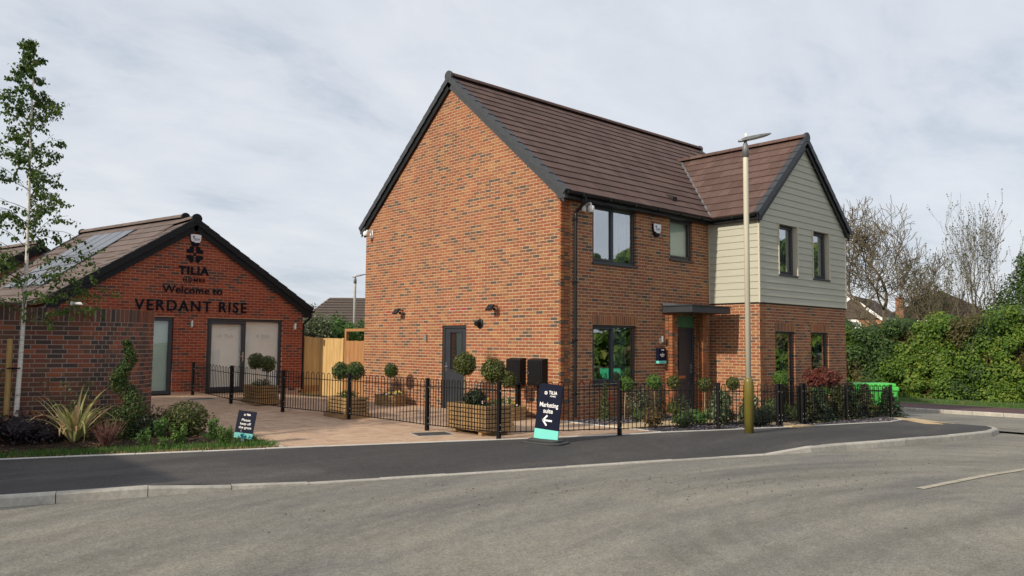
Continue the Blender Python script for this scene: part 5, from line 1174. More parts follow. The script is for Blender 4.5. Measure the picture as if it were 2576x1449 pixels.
# ---- front garden: slate chippings, buff slabs, shrubs
GAR = [(.05, -.02), (.05, -2.68), (1.3, -2.98), (3.74, -3.43), (5.5, -3.70), (7.18, -3.96), (8.1, -3.82), (9.5, -2.9), (9.85, -1.5), (9.9, -1.0), (10.6, -.8), (10.6, -P_), (A_, -P_), (A_, 0)]
tag(sheet('garden_bed', .0, 10.8, -4.2, .2, .15, lambda x, y: zg(x, y)-.004, 'slate_bed', inside=lambda x, y: inpoly(x, y, GAR)), kind='structure')
SLP = [(.06, -2.05, 4.9, -1.25), (3.42, -3.25, 4.22, -2.06)]
def onslab(x, y): return any(a-.03 < x < c+.03 and b-.03 < y < d+.03 for a, b, c, d in SLP)
random.seed(11); q = MB()
for i in range(9000):
    x, y = random.uniform(.05, 10), random.uniform(-4.0, 0)
    if not inpoly(x, y, GAR) or onslab(x, y): continue
    s = random.uniform(.012, .032); z = zg(x, y); a = random.uniform(0, 6.3); e1, e2 = Vector((math.cos(a), math.sin(a), random.uniform(-.4, .4)))*s, Vector((-math.sin(a), math.cos(a), random.uniform(-.4, .4)))*s*random.uniform(.5, .9); c = Vector((x, y, z+random.uniform(.004, .02)))
    q.add([c-e1-e2*.6, c+e1*.7-e2, c+e1+e2*.7, c-e1*.6+e2, c+Vector((0, 0, s*.5)), c-Vector((0, 0, s*.6))], [(0, 1, 4), (1, 2, 4), (2, 3, 4), (3, 0, 4), (1, 0, 5), (2, 1, 5), (3, 2, 5), (0, 3, 5)], random.uniform(.01, 1))
tag(q.build('slate_chippings', 'slate_chip'), 'purple grey slate chippings in the front garden', 'chippings', kind='stuff')
slabs = tag(empty('slab_path'), kind='structure')
def slab_rect(x0, y0, x1, y1, sx, sy):
    nx, ny = max(1, round((x1-x0)/sx)), max(1, round((y1-y0)/sy))
    for i in range(nx):
        for j in range(ny):
            a, b = x0+(x1-x0)*i/nx+.004, y0+(y1-y0)*j/ny+.004; c, d = x0+(x1-x0)*(i+1)/nx-.004, y0+(y1-y0)*(j+1)/ny-.004; q = MB(); h = random.uniform(-.002, .002)+.016; z0, z1 = zg(a, b), zg(c, b)
            q.add([(a, b, z0-.05), (c, b, z1-.05), (c, d, z1-.05), (a, d, z0-.05), (a, b, z0+h), (c, b, z1+h), (c, d, z1+h), (a, d, z0+h)], BOXF); q.build('slab', 'buff_slab', slabs)
for r_ in SLP: slab_rect(*r_, .6, .6)
slab_rect(3.42, -3.62, 4.22, -3.26, .4, .36); slab_rect(3.95, -1.24, 5.05, -.10, .55, .57)
def conifer(label, loc, h, r, m='leaf_conifer', n=700, name='conifer', lf=.07):
    bl = [((0, 0, h*(.06+.9*k/6)), (r*(1-.78*k/6), r*(1-.78*k/6), h*.13), 1.3-k*.14) for k in range(7)]
    q = cloud(bl, n, lf, .35, .6, ns(), .25, up=.9); s = MB(); s.tube([(0, 0, -.05), (0, 0, h*.9)], [.02, .006], 6); return plant(name, label, loc, [('trunk', s, 'bark_dark'), ('crown', q, m)], cat='conifer')
conifer('narrow dark green conifer beside the black downpipe', (.98, -.40), .78, .17)
lollipop('bright green ball topiary left of the ground floor window centre', (1.38, -.62, 0), zg(1.4, -.6)-.02, .66, .17, 'leaf_light', 700, lean=(.06, 0)); lollipop('bright green ball topiary below the right of the ground floor window', (2.28, -.80, 0), zg(2.3, -.8)-.02, .70, .175, 'leaf_light', 700, lean=(-.05, 0))
mound('pale variegated shrub between the two bright green topiaries', (1.95, -.62), .34, .80, 'leaf_varieg', 800, .06, blobs=[((-.14, 0, .50), (.27, .25, .32), 1), ((.22, 0, .42), (.27, .25, .32), 1), ((.0, 0, .22), (.3, .25, .2), .7)], core=False)
mound('bronze brown clipped ball behind the railing', (.55, -2.05), .25, .42, 'leaf_brown', 700, .05)
mound('dark green clipped ball at the railing', (1.02, -2.45), .25, .36, 'leaf_box', 700, .05); mound('small grey-green shrub between the wall and the bronze topiary', (3.25, -.75), .28, .55, 'leaf_varieg', 500, .055, core=False)
mound('low bronze mound beside the slab path', (3.0, -2.2), .24, .34, 'leaf_brown', 500, .05)
mound('low green cushion under the bright green topiaries', (1.55, -.95), .26, .28, 'leaf_conifer', 450, .05)
mound('loose green mound beside the dark clipped ball', (1.95, -2.15), .26, .34, 'leaf_green', 600, .05)
conifer('dark upright bush left of the porch pier', (2.85, -.50), .86, .22, 'leaf_dark', 600)
lollipop('bronze two-ball topiary in front of the porch pier', (2.55, -1.10, 0), zg(2.5, -1)-.02, .72, .155, 'leaf_topiary', 600, balls=2)
mound('tall grey-green variegated shrub in front of the door', (2.35, -2.45), .36, .78, 'leaf_varieg', 1200, .06, blobs=[((-.10, 0, .28), (.31, .29, .3), 1), ((.10, .05, .54), (.28, .26, .27), 1)], rough=.35)
lollipop('bronze ball topiary above the grey-green shrub', (3.02, -1.62, 0), zg(3, -1.6)-.02, .68, .165, 'leaf_topiary', 600)
mound('grey-green variegated shrub just left of the street lamp', (3.0, -2.75), .30, .66, 'leaf_varieg', 800, .06, blobs=[((-.05, 0, .25), (.27, .27, .27), 1), ((.12, .05, .45), (.2, .2, .22), 1)])
lollipop('bronze ball topiary behind the street lamp', (4.05, -1.70, 0), zg(4, -1.7)-.02, .70, .16, 'leaf_topiary', 600)
for k, x in enumerate((2.62, 2.98)): pass
mound('low dark hebe hedge right of the street lamp', (3.05, -3.02), .22, .42, 'leaf_dark', 1100, .045, blobs=[((-.22, .05, .2), (.24, .2, .24), 1), ((.1, 0, .2), (.24, .2, .25), 1)])
mound('loose dark shrub against the wing corner', (4.9, -2.25), .34, .55, 'leaf_conifer', 500, .06)
lollipop('light green ball topiary in front of the left ground floor wing window', (5.35, -2.20, 0), zg(5.3, -2.2)-.02, .80, .19, 'leaf_light', 700)
mound('low green mound behind the garden gate', (4.9, -2.85), .34, .42, 'leaf_conifer', 700, .05); mound('dark round bush beside the gate post', (4.35, -2.62), .24, .38, 'leaf_dark', 500, .05)
mound('red-leaved photinia in front of the right wing window', (6.75, -2.55), .55, 1.25, 'leaf_red', 1300, .12, .32, blobs=[((0, 0, .98), (.52, .45, .28), 1)], shell=.4, core=False)
mound('green lower leaves of the photinia stem', (6.75, -2.55), .3, .8, 'leaf_green', 260, .10, .35, blobs=[((0, 0, .68), (.38, .34, .16), 1)], core=False, name='photinia_skirt', cat='shrub')
for i, (x, y, lab, h_) in enumerate(((5.05, -2.95, 'dark feathery shrub just right of the garden gate', .72), (5.75, -2.95, 'dark feathery shrub below the red photinia', .74), (6.75, -2.98, 'dark feathery shrub between photinia and phormium', .78), (7.35, -2.92, 'bronze feathery shrub left of the corner phormium', .74), (8.35, -2.90, 'bronze feathery shrub right of the corner phormium', .80), (9.55, -3.0, 'dark feathery shrub spilling round the last railing post', .74), (8.8, -2.3, 'dark feathery shrub in front of the green trough', .86))):
    conifer(lab, (x, y), h_, .46, 'leaf_dark' if i % 2 else 'leaf_brush', 2000, 'feathery_shrub', .10)
def phormium(label, loc, n, L, m='leaf_phormium', wd=.045, z=None, seed=5, droop=1.0, spread=1.0):
    random.seed(seed); T = thing('phormium', label, 'plant', (loc[0], loc[1], zg(*loc) if z is None else z))
    for i in range(n):
        a = random.uniform(0, 6.283); l = L*random.uniform(.65, 1.15); tilt = random.uniform(.12, .75)*spread; q = MB(); dr = Vector((math.cos(a), math.sin(a), 0)); pts = []; p = Vector((dr.x*.04, dr.y*.04, 0)); ang = math.pi/2-tilt; k = 7; bend = random.uniform(.15, 1.0)*droop*(1.7 if random.random() < .35 else .6)
        vs, fs = [], []; side = Vector((-dr.y, dr.x, 0))
        for j in range(k+1):
            t = j/k; w_ = wd*(.75+.5*t if t < .4 else .95*(1-(t-.4)/.6)+.03); vs += [p-side*w_/2, p+Vector((0, 0, -w_*.22)), p+side*w_/2]
            ang -= bend*t*.55; p = p+(dr*math.cos(ang)+Vector((0, 0, math.sin(ang))))*l/k
            if p.z < .02: p.z = .02
        for j in range(k): b_ = j*3; fs += [(b_, b_+1, b_+4, b_+3), (b_+1, b_+2, b_+5, b_+4)]
        q.add(vs, fs, random.uniform(.02, 1)); q.build('leaf_blade', m, T)
    return T
phormium('yellow striped phormium behind the corner railing', (7.9, -2.75), 26, .85, seed=9)
phormium('yellow striped phormium tuft between gate and photinia', (5.95, -2.70), 14, .55, seed=19)

# ---- planted bed at the left
def bedz(x, y):
    e = min((Vector((x, y))-Vector(a)).length for a in ((-6.6, .3), (-6.9, 1.4), (-7.2, 2.4)))
    d = (Vector((x, y, 0))-Vector((-8.24, .40, 0))).dot(RN); return zg(x, y)+.10*ss(.45, .95, d)*ss(.1, .6, e)
tag(sheet('planting_bed', -16, -6.3, -.6, 6, .12, lambda x, y: bedz(x, y)-.002+.012*mnoise.noise(Vector((x*7, y*7, 0))), 'soil', inside=lambda x, y: inpoly(x, y, BED)), kind='structure')
random.seed(21); q = MB()
for i in range(5200):
    x, y = random.uniform(-12, -6.5), random.uniform(-.2, 3.4)
    if not inpoly(x, y, BED): continue
    d = (Vector((x, y, 0))-Vector((-8.24, .37, 0))).dot(RN)
    if d < .52+.08*mnoise.noise(Vector((x*2, y*2, 3))): continue
    l = random.uniform(.02, .06); a = random.uniform(0, 6.3); e1, e2 = Vector((math.cos(a), math.sin(a), random.uniform(-.5, .5)))*l, Vector((-math.sin(a), math.cos(a), random.uniform(-.3, .3)))*l*.3
    q.obox(Vector((x, y, bedz(x, y)+random.uniform(-.004, .02))), e1, e2, (0, 0, .007), random.uniform(.01, 1))
tag(q.build('bark_mulch', 'bark_chip'), 'brown bark mulch covering the planted bed', 'mulch', kind='stuff')
q = MB(); random.seed(31)
for i in range(40000):
    x = random.uniform(-12.2, -6.3); y = random.uniform(-.6, 3.4)
    if not inpoly(x, y, BED): continue
    d = (Vector((x, y, 0))-Vector((-8.24, .31, 0))).dot(RN); e = min(math.hypot(x+6.5, y-.0), math.hypot(x+6.5, y-.5), math.hypot(x+6.75, y-1.0))
    lim = .60+.10*mnoise.noise(Vector((x*1.7, y*1.7, 0)))
    if d > lim and e > .55: continue
    dry = d < .17+.08*mnoise.noise(Vector((x*3, y*3, 9))); h = random.uniform(.025, .05) if dry else random.uniform(.045, .095); a = random.uniform(0, 6.3); l = Vector((random.gauss(0, .35), random.gauss(0, .35), 1))*h; s = Vector((math.cos(a), math.sin(a), 0))*.0035; p = Vector((x, y, bedz(x, y)-.004))
    q.add([p-s, p+s, p+l+s*.4, p+l*1.0-s*.4], [(0, 1, 2, 3)], random.uniform(.79, 1) if dry and random.random() < .75 else random.uniform(.2, .74))
tag(q.build('lawn_strip', 'grass'), 'narrow strip of grass, dry brown along the footpath edge', 'grass', kind='stuff')

def spiral(label, loc, h):
    random.seed(ns()); q = MB()
    for i in range(4200):
        t = random.random()**1.15; ang = t*2*math.pi*2.05+1.2; R0 = (.30*(1-t)**.85+.045); off = R0*.60; rr = R0*.66*(1+.1*math.sin(t*40))+.03
        if t < .16: off *= t/.16; rr = .30
        c = Vector((off*math.cos(ang), off*math.sin(ang), t*h)); d = rnd_dir(); p = c+Vector((d.x, d.y, d.z*.75))*rr*random.uniform(.7, 1.0); leaf(q, p, d+rnd_dir()*.6, .045, .6, min(1, max(.01, random.gauss(.38, .2))))
    s = MB(); s.tube([(0, 0, -.05), (0, 0, h*.95)], [.02, .008], 6); return plant('spiral_topiary', label, loc, [('stem', s, 'bark_dark'), ('crown', q, 'leaf_box')], cat='topiary tree', z=bedz(*loc))
spiral('tall spiral-clipped evergreen against the curved wall', (-8.36, 1.60), 1.55)
mound('round clipped box dome at the end of the bed', (-7.42, 1.50), .34, .56, 'leaf_topiary', 2400, .045, z=bedz(-7.42, 1.5), blobs=[((0, 0, .26), (.36, .36, .31), 1)], shell=.85, name='box_dome', rough=.06)
def upright(label, loc, r, h, n=260, m='leaf_light', lf=.05, name='box_plant'):
    random.seed(ns()); q = MB(); s = MB()
    for k in range(9):
        a = random.uniform(0, 6.3); e = r*math.sqrt(random.random()); bx, by = e*math.cos(a), e*math.sin(a); hh = h*random.uniform(.7, 1.05)*(1-.25*e/r); s.tube([(bx*.3, by*.3, -.04), (bx, by, hh*.6), (bx*1.05, by*1.05, hh)], .004, 4)
        for i in range(n//9): t = random.uniform(.12, 1.03); p = Vector((bx*(.4+.6*t), by*(.4+.6*t), hh*t))+rnd_dir()*.035; leaf(q, p, Vector((bx, by, .5))+rnd_dir()*.8, lf, .55, min(1, max(.01, random.gauss(.3+.35*t, .18))))
    return plant(name, label, loc, [('stem', s, 'bark_dark'), ('crown', q, m)], cat='shrub', z=bedz(loc[0], loc[1]))
upright('light green upright box plant in front of the box dome', (-7.72, .86), .16, .38, 420); upright('green box plant at the left foot of the box dome', (-7.92, 1.28), .15, .42, 380, 'leaf_green')
upright('taller box plant of the pair by the lawn sign', (-7.20, .82), .11, .44, 420, 'leaf_green'); upright('box plant of the pair nearer the lawn sign', (-7.14, .52), .13, .38, 460)
upright('small leafy plant left of the box plants', (-8.22, .95), .14, .32, 220, 'leaf_green'); upright('low leafy seedling between spiral and box plants', (-8.02, .80), .10, .22, 120, 'leaf_light')
mound('bronze nandina bush at the end of the curved wall', (-7.88, 1.98), .34, .5, 'leaf_nandina', 800, .06, .35, core=False, blobs=[((-.1, 0, .36), (.33, .3, .2), 1), ((.25, -.2, .30), (.26, .25, .18), .7)], z=bedz(-7.9, 2.0), shell=.3)
mound('dark leafy bush behind the box plants', (-8.05, 1.62), .3, .4, 'leaf_dark', 500, .06, z=bedz(-8.05, 1.6), core=False)
mound('dark purple-leaved bush at the edge of the bed', (-9.72, 1.95), .44, .5, 'leaf_purple', 1800, .05, z=bedz(-9.7, 1.95), blobs=[((0, 0, .22), (.45, .4, .29), 1), ((.33, -.08, .14), (.3, .28, .2), .6)])
T = phormium('green and yellow striped phormium with arching leaves', (-9.05, 1.68), 60, .92, z=bedz(-9.05, 1.7), seed=3, wd=.062, droop=1.7)
# leafless red-stemmed shrub
random.seed(77); q = MB()
for i in range(150):
    a = random.uniform(0, 6.3); e = random.uniform(.1, 1)**.7; p = Vector((0, 0, 0)); pts = [p]; dr = Vector((math.cos(a)*e*.8, math.sin(a)*e*.8, 1)).normalized(); l = random.uniform(.28, .50)
    for k in range(4): p = p+(dr+rnd_dir()*.22)*l/4; pts.append(p.copy())
    q.tube(pts, [.0045, .004, .003, .0025, .0015], 3, random.uniform(.05, 1))
plant('bare_shrub', 'leafless red-brown twiggy shrub beside the phormium', (-8.72, 1.20), [('twigs', q, 'red_twig')], z=bedz(-8.72, 1.2))
def wispy(label, loc, h, w_, n, m, z, seed, stems=9, lf=.05):
    random.seed(seed); s = MB(); q = MB()
    for k in range(stems):
        a = random.uniform(0, 6.3); p = Vector((0, 0, 0)); pts = [p.copy()]; dr = Vector((math.cos(a)*w_, math.sin(a)*w_*.5, h))
        for j in range(6):
            p = p+dr/6+rnd_dir()*.05; pts.append(p.copy())
        s.tube(pts, [.008, .007, .006, .005, .004, .003, .002], 4)
        for i in range(n//stems): j = random.randint(1, 5); b_ = pts[j].lerp(pts[j+1], random.random())+rnd_dir()*.09; leaf(q, b_, rnd_dir()+Vector((0, -.3, .4)), lf*random.uniform(.6, 1.2), .5, random.random())
    return plant('wall_shrub', label, loc, [('stem', s, 'bark_dark'), ('crown', q, m)], z=z)
wispy('thin leafy wall shrub behind the phormium', (-9.15, 2.05), 1.0, .36, 460, 'leaf_conifer', .08, 41); wispy('leafy wall shrub behind the tree stake', (-10.05, 2.32), 1.25, .3, 420, 'leaf_green', .08, 43)
# birch with stake
bl = Vector((-9.775, 2.065, .05)); random.seed(5); bt = thing('birch_tree', 'slender white-barked birch in young leaf beside its stake', 'tree', bl)
def wl(t): return Vector((.03*math.sin(t*5)+.05*t, .02*math.sin(t*7+1), 6.35*t))
tr = MB(); tr.tube([wl(k/22) for k in range(23)], [.036*(1-k/22)**.85+.004 for k in range(23)], 10)
tr.build('trunk', 'birch_bark', bt, smooth=True)
br, lv = MB(), MB()
for k in range(84):
    t = .29+.70*(k/84)+random.uniform(-.006, .006); p = wl(t); a = random.uniform(0, 6.283); l = (1.32*(1-t)**.72+.10)*random.uniform(.7, 1.15); el = random.uniform(.35, .95) if t > .45 else random.uniform(.1, .6); d = Vector((math.cos(a)*math.cos(el), math.sin(a)*math.cos(el), math.sin(el))); pts = [p.copy()]; n = 9
    for j in range(n):
        d = (d+rnd_dir()*.16+Vector((0, 0, -.10 if j > 3 else .02))).normalized(); p = p+d*l/n; pts.append(p.copy())
    br.tube(pts, [.010*(1-t)*(1-j/(n+1))+.0022 for j in range(n+1)], 4)
    subs = [pts]
    for m_ in range(3):
        j = random.randint(2, n-1); p2 = pts[j].copy(); d2 = (pts[j+1]-pts[j]).normalized()+rnd_dir()*.7; sp = [p2.copy()]; l2 = l*random.uniform(.25, .5)
        for i in range(5): d2 = (d2+rnd_dir()*.15+Vector((0, 0, -.14))).normalized(); p2 = p2+d2*l2/5; sp.append(p2.copy())
        br.tube(sp, [.003, .0028, .0025, .002, .0018, .0015], 3); subs.append(sp)
    for sp in subs:
        nl = int(len(sp)*(1.7 if sp is pts else 2.4))
        for i in range(nl):
            j = random.randint(1, len(sp)-2); b_ = sp[j].lerp(sp[j+1], random.random())
            for c_k in range(random.choice((1, 1, 2, 2))):
                s = random.uniform(.036, .060); c = b_+Vector((random.gauss(0, .032), random.gauss(0, .032), -random.uniform(.005, .06))); ax_ = Vector((random.gauss(0, .5), random.gauss(0, .5), -1)).normalized(); sd = ax_.cross(rnd_dir()).normalized(); nn = ax_.cross(sd)
                lv.add([c, c+ax_*s*.35+sd*s*.42+nn*s*.06, c+ax_*s*1.05, c+ax_*s*.35-sd*s*.42+nn*s*.06], [(0, 1, 2), (0, 2, 3)], min(1, max(.01, random.gauss(.4, .22))))
br.build('branches', 'bark_dark', bt); lv.build('crown', 'leaf_birch', bt)
stk = thing('tree_stake', 'round pale timber stake strapped to the birch trunk', 'stake', (-9.87, 2.19, 0))
q = MB(); q.lathe([(.041, -.1), (.041, 1.66), (.034, 1.675), (.0, 1.676)], 14); q.build('pole', 'stake_wood', stk, smooth=False)
q = MB(); q.tube([(.03+.055*math.cos(t_), -.02-.04*math.sin(t_), 1.22+.01*math.sin(t_)) for t_ in [i*.45 for i in range(15)]], .010, 5); q.tube([(.04, -.03, 1.22), (.12, -.15, 1.23)], .012, 5); q.build('strap', 'fence_black', stk)
T = thing('tree_guard_tube', 'short white plastic tube standing by the box dome', 'tube', (-7.02, 2.92, zg(-7.0, 2.9)-.02)); q = MB(); q.tube([(0, 0, 0), (.01, 0, .16)], .032, 10); q.build('tube', 'white_plastic', T)
q = MB(); q.tube([(.01, 0, .155), (.011, 0, .162)], .026, 10); q.build('tube_mouth', 'print_grey', T)

# ================================================================ SIGNS
ps = thing('pavement_sign', 'tall navy pavement sign reading Marketing suite with arrow on a rubber base', 'sign', (-2.88, -2.43, -.012), 0)
sdir = Vector((.11, -.90, 0)).normalized(); angs = math.atan2(sdir.y, sdir.x); ps.rotation_euler = (0, 0, R(-78))
q = MB(); out = []
for k in range(28):
    t = 2*math.pi*k/28; out.append((.40*math.copysign(abs(math.cos(t))**.6, math.cos(t)), .26*math.copysign(abs(math.sin(t))**.6, math.sin(t))))
q.prism([Vector((x, y, .006)) for x, y in out], (0, 0, .03)); q.prism([Vector((x*.78, y*.62, .036)) for x, y in out], (0, 0, .035)); bevel(q.build('base', mat('rubber', [(.3, (.035, .036, .038)), (.7, (.06, .06, .062))], .8, scale=8), ps), .012)
pn = empty('panel', ps, (0, 0, .065)); pn.rotation_euler = (R(-6), R(3.2), 0)
W_, H_, c_r = .238, .93, .07
def rpanel(z0, z1, rnd_top):
    pts = [Vector((-W_, 0, z0)), Vector((W_, 0, z0))]
    if rnd_top:
        for k in range(7): t = math.pi/2*k/6; pts.append(Vector((W_-c_r+c_r*math.cos(t), 0, z1-c_r+c_r*math.sin(t))))
        for k in range(7): t = math.pi/2+math.pi/2*k/6; pts.append(Vector((-W_+c_r+c_r*math.cos(t), 0, z1-c_r+c_r*math.sin(t))))
    else: pts += [Vector((W_, 0, z1)), Vector((-W_, 0, z1))]
    return pts
q = MB(); q.prism(rpanel(.165, H_, True), (0, .022, 0)); q.build('face', 'navy', pn); q = MB(); q.prism(rpanel(0, .164, False), (0, .022, 0)); q.build('foot_band', 'teal', pn)
def print_on(parent, name, m, text, cap, x0, w_, z, y=-.0012, sp=1.0, off=.03):
    E_ = empty(name, parent, (0, y, z)); glyphs(text, cap, m, .001, E_, x0, w_, spacing=sp, offset=off); return E_
E_ = empty('logo', pn, (-.085, -.001, .775)); petals(E_, (0, 0, 0), .062, 'print_white', -.001)
print_on(pn, 'logo_text', 'print_white', 'TILIA', .055, -.025, .165, .760, sp=1.1, off=.028); print_on(pn, 'logo_text', 'print_white', 'HOMES', .026, .005, .11, .715, sp=1.2, off=.02)
print_on(pn, 'title', 'print_white', 'Marketing', .075, -.185, .37, .54, off=.016); print_on(pn, 'title', 'print_white', 'suite', .075, -.10, .19, .44, off=.016)
q = MB(); zc_ = .315
for a0, a1 in (((-.09, zc_), (.09, zc_)), ((-.09, zc_), (-.01, zc_+.085)), ((-.09, zc_), (-.01, zc_-.085))):
    a0, a1 = Vector((a0[0], 0, a0[1])), Vector((a1[0], 0, a1[1])); d = (a1-a0).normalized(); nn = Vector((-d.z, 0, d.x))*.015; q.prism([a0-nn-d*.012, a1-nn, a1+nn, a0+nn-d*.012], (0, -.0018, 0))
q.build('arrow', 'print_white', pn)
kg = thing('lawn_sign', 'small tilted black sign on a white peg reading Please keep off the grass', 'sign', (-6.86, .52, .0), 0); kg.rotation_euler = (0, 0, R(-52))
q = MB(); q.box(-.035, .004, -.1, .005, .022, .11); q.build('peg', 'white_plastic', kg)
kp = empty('panel', kg, (0, 0, .095)); kp.rotation_euler = (R(-10), R(5), 0)
q = MB(); q.box(-.16, -.004, .085, .16, .003, .44); q.build('face', 'navy', kp); q = MB(); q.box(-.16, -.004, 0, .16, .003, .0845); q.build('foot_band', 'teal_dark', kp)
E_ = empty('logo', kp, (-.04, -.0045, .375)); petals(E_, (0, 0, 0), .030, 'print_white', -.001); print_on(kp, 'logo_text', 'print_white', 'TILIA', .028, -.010, .075, .368, y=-.005, off=.05)
for tx, x0, w_, z in (('Please', -.075, .15, .275), ('keep off', -.09, .185, .215), ('the grass', -.105, .22, .155)): print_on(kp, 'text_line', 'print_white', tx, .038, x0, w_, z, y=-.0052, off=.006)
print_on(kp, 'text_line', 'navy', 'Thank you', .022, -.055, .11, .032, y=-.0052, off=.02)
q = MB(); q.prism([(-.055, -.005, .10), (-.049, -.005, .10), (-.049, -.005, .135), (-.055, -.005, .135)], (0, -.001, 0)); q.build('arrow', 'print_grey', kp)

# ================================================================ STREET LAMPS
def lamp(label, loc, h, z0, heading, sleeve=1.05, tall=True, r=.052, simple=False):
    T = thing('street_lamp', label, 'street lamp', (loc[0], loc[1], z0), heading)
    if not simple:
        q = MB(); q.lathe([(.088, -.1), (.088, sleeve-.07), (.085, sleeve-.03), (.072, sleeve), (.054, sleeve+.015)], 24); q.build('base_column', 'lamp_post_olive', T, smooth=True)
    q = MB(); q.lathe([(r, sleeve-.05 if not simple else -.1), (r, h-.35), (r*.98, h-.2)], 20); q.build('pole', 'lamp_post_cream' if not simple else 'galv', T, smooth=True)
    q = MB(); q.lathe([(r*1.18, h-.30), (r*1.18, h-.10), (r*.9, h-.04), (r*.6, h), (r*.6, h+.05)], 18); q.build('spigot', 'lamp_head', T, smooth=True)
    q = MB(); prof = [(-.14, .04, .0, .030), (-.10, .07, -.006, .042), (.05, .11, -.014, .048), (.25, .14, -.015, .034), (.45, .13, -.012, .016), (.52, .06, -.006, .008)]; vs, fs = [], []
    for (x, w_, zb, zt) in prof: vs += [(x, -w_, zb), (x, w_, zb), (x, w_*.85, zt), (x, -w_*.85, zt)]
    for i in range(5):
        for k in range(4): fs.append((i*4+k, i*4+(k+1) % 4, i*4+4+(k+1) % 4, i*4+4+k))
    fs += [(3, 2, 1, 0), (20, 21, 22, 23)]; q.add([Vector(v_)+Vector((0, 0, h+.05+.27*v_[0])) for v_ in vs], fs); q.build('lantern', 'lamp_head', T)
    q = MB(); q.box(.06, -.09, 0, .40, .09, .006); o = q.build('lens', 'galv', T, (0, 0, h+.032)); o.rotation_euler = (0, R(-15), 0)
    q = MB(); q.lathe([(.035, 0), (.035, .05), (.025, .065), (0, .066)], 12, (.02, 0, h+.115)); q.build('photocell', 'white_plastic', T); return T
lamp('cream street lamp column with olive base on the footpath', (1.47, -3.66), 5.72, zg(1.4, -3.6)-.01, R(-36))
lamp('distant grey street lamp behind the timber gate', (8.7, 22.9), 5.15, zg(8.7, 22.9)-.05, R(-40), simple=True, r=.065)

# ================================================================ BEYOND THE HOUSE, RIGHT
gb = thing('plastic_trough', 'bright green plastic trough behind the corner railing', 'trough', (12.22, -1.63, zg(12.3, -1.7)+ROADZ+.1), R(-42))
q = MB(); L0, L1 = -1.9, .42
q.add([(L0, -.26, 0), (L1-.1, -.26, 0), (L1-.1, .26, 0), (L0, .26, 0), (L0, -.36, .68), (L1, -.36, .68), (L1, .36, .68), (L0, .36, .68)], BOXF); bevel(q.build('body', 'green_plastic', gb), .03, 2)
q = MB(); q.box(L0-.03, -.41, .68, L1+.02, .41, .80); bevel(q.build('rim', 'green_plastic', gb), .03, 2)
q = MB(); q.box(L0, -.36, .80, L1-.04, .36, .90); bevel(q.build('lid', 'green_plastic', gb), .03, 2)
q = MB(); q.box(L1+.02, -.12, .10, L1+.12, -.06, .74).box(L1+.02, .06, .10, L1+.12, .12, .74).box(L1+.02, -.12, .74, L1+.12, .12, .80); q.build('handle', 'green_plastic', gb)
def barrier(label, loc, rz_):
    T = thing('road_barrier', label, 'barrier', (loc[0], loc[1], zg(*loc)+.05), rz_)
    q = MB(); q.box(-.52, -.02, .10, .52, .02, .16).box(-.52, -.02, .78, .52, .02, 1.0).box(-.52, -.02, .16, -.42, .02, .78).box(.42, -.02, .16, .52, .02, .78); q.build('frame', 'green_barrier', T)
    for x in (-.25, -.08, .08, .25): q = MB(); q.box(x-.035, -.015, .16, x+.035, .015, .78); q.build('slat', 'green_barrier', T)
    for x in (-.4, .4): q = MB(); q.box(x-.05, -.25, 0, x+.05, .25, .10); q.build('foot', 'green_barrier', T)
barrier('green plastic barrier standing nearer the side road kerb', (20.1, -15.6), R(50)); barrier('green plastic barrier standing nearer the hedgerow', (21.2, -16.4), R(40))

def hedge(name, label, path, h, n, lf, seed, parts=('leaf_hedge', 'leaf_hedge_dark', 'leaf_hedge_dry'), depth=1.6, ntw=.2):
    random.seed(seed); T = thing(name, label, 'hedge'); sets = [MB(), MB(), MB()]; L = sum(math.dist(a, b) for a, b in zip(path, path[1:])); pts = resample(path, int(L/.55)); tw = MB(); bl_ = []
    for (x, y) in pts:
        top = h*(1+.20*mnoise.noise(Vector((x*.3, y*.45, seed)))+.10*mnoise.noise(Vector((x, y*1.3, seed)))); lv = 7
        for lev in range(lv):
            z = top*(.05+.83*lev/(lv-1))+random.uniform(-.2, .2); r_ = random.uniform(.42, .8); bl_.append((Vector((x+random.uniform(-.6, .6)+.22*lev, y+random.uniform(-.4, .4), zg(x, y)+z)), r_))
    per = int(n/len(bl_))
    for c, r_ in bl_:
        f = mnoise.noise(c*.45+Vector((seed, 0, 0))); k = 0 if f > -.22 else 1
        if mnoise.noise(c*.55+Vector((7, seed, 0))) > .36: k = 2
        for i in range(per):
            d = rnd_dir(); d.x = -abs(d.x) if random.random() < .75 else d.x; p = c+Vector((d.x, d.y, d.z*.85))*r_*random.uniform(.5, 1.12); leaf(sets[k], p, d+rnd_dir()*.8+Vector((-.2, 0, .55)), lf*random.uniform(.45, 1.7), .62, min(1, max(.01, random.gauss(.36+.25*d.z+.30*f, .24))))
        if random.random() < ntw:
            p = c.copy(); pts_ = [p.copy()]; d = Vector((random.gauss(-.3, .3), random.gauss(0, .3), 1))
            for j in range(4): p = p+(d+rnd_dir()*.25)*.30; pts_.append(p.copy())
            tw.tube(pts_, [.018, .014, .011, .008, .004], 4)
    for q, m in zip(sets, parts):
        if q.v: q.build('foliage', m, T)
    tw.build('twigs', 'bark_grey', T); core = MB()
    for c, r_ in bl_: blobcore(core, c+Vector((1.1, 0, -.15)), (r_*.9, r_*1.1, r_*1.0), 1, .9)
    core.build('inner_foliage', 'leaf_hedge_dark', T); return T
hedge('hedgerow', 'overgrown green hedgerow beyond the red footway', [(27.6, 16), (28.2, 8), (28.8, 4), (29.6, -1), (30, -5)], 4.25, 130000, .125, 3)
hedge('hedgerow', 'continuing hedgerow behind the green road barriers', [(30, -5.5), (30, -14), (29, -30), (24, -42)], 9.5, 34000, .5, 8)
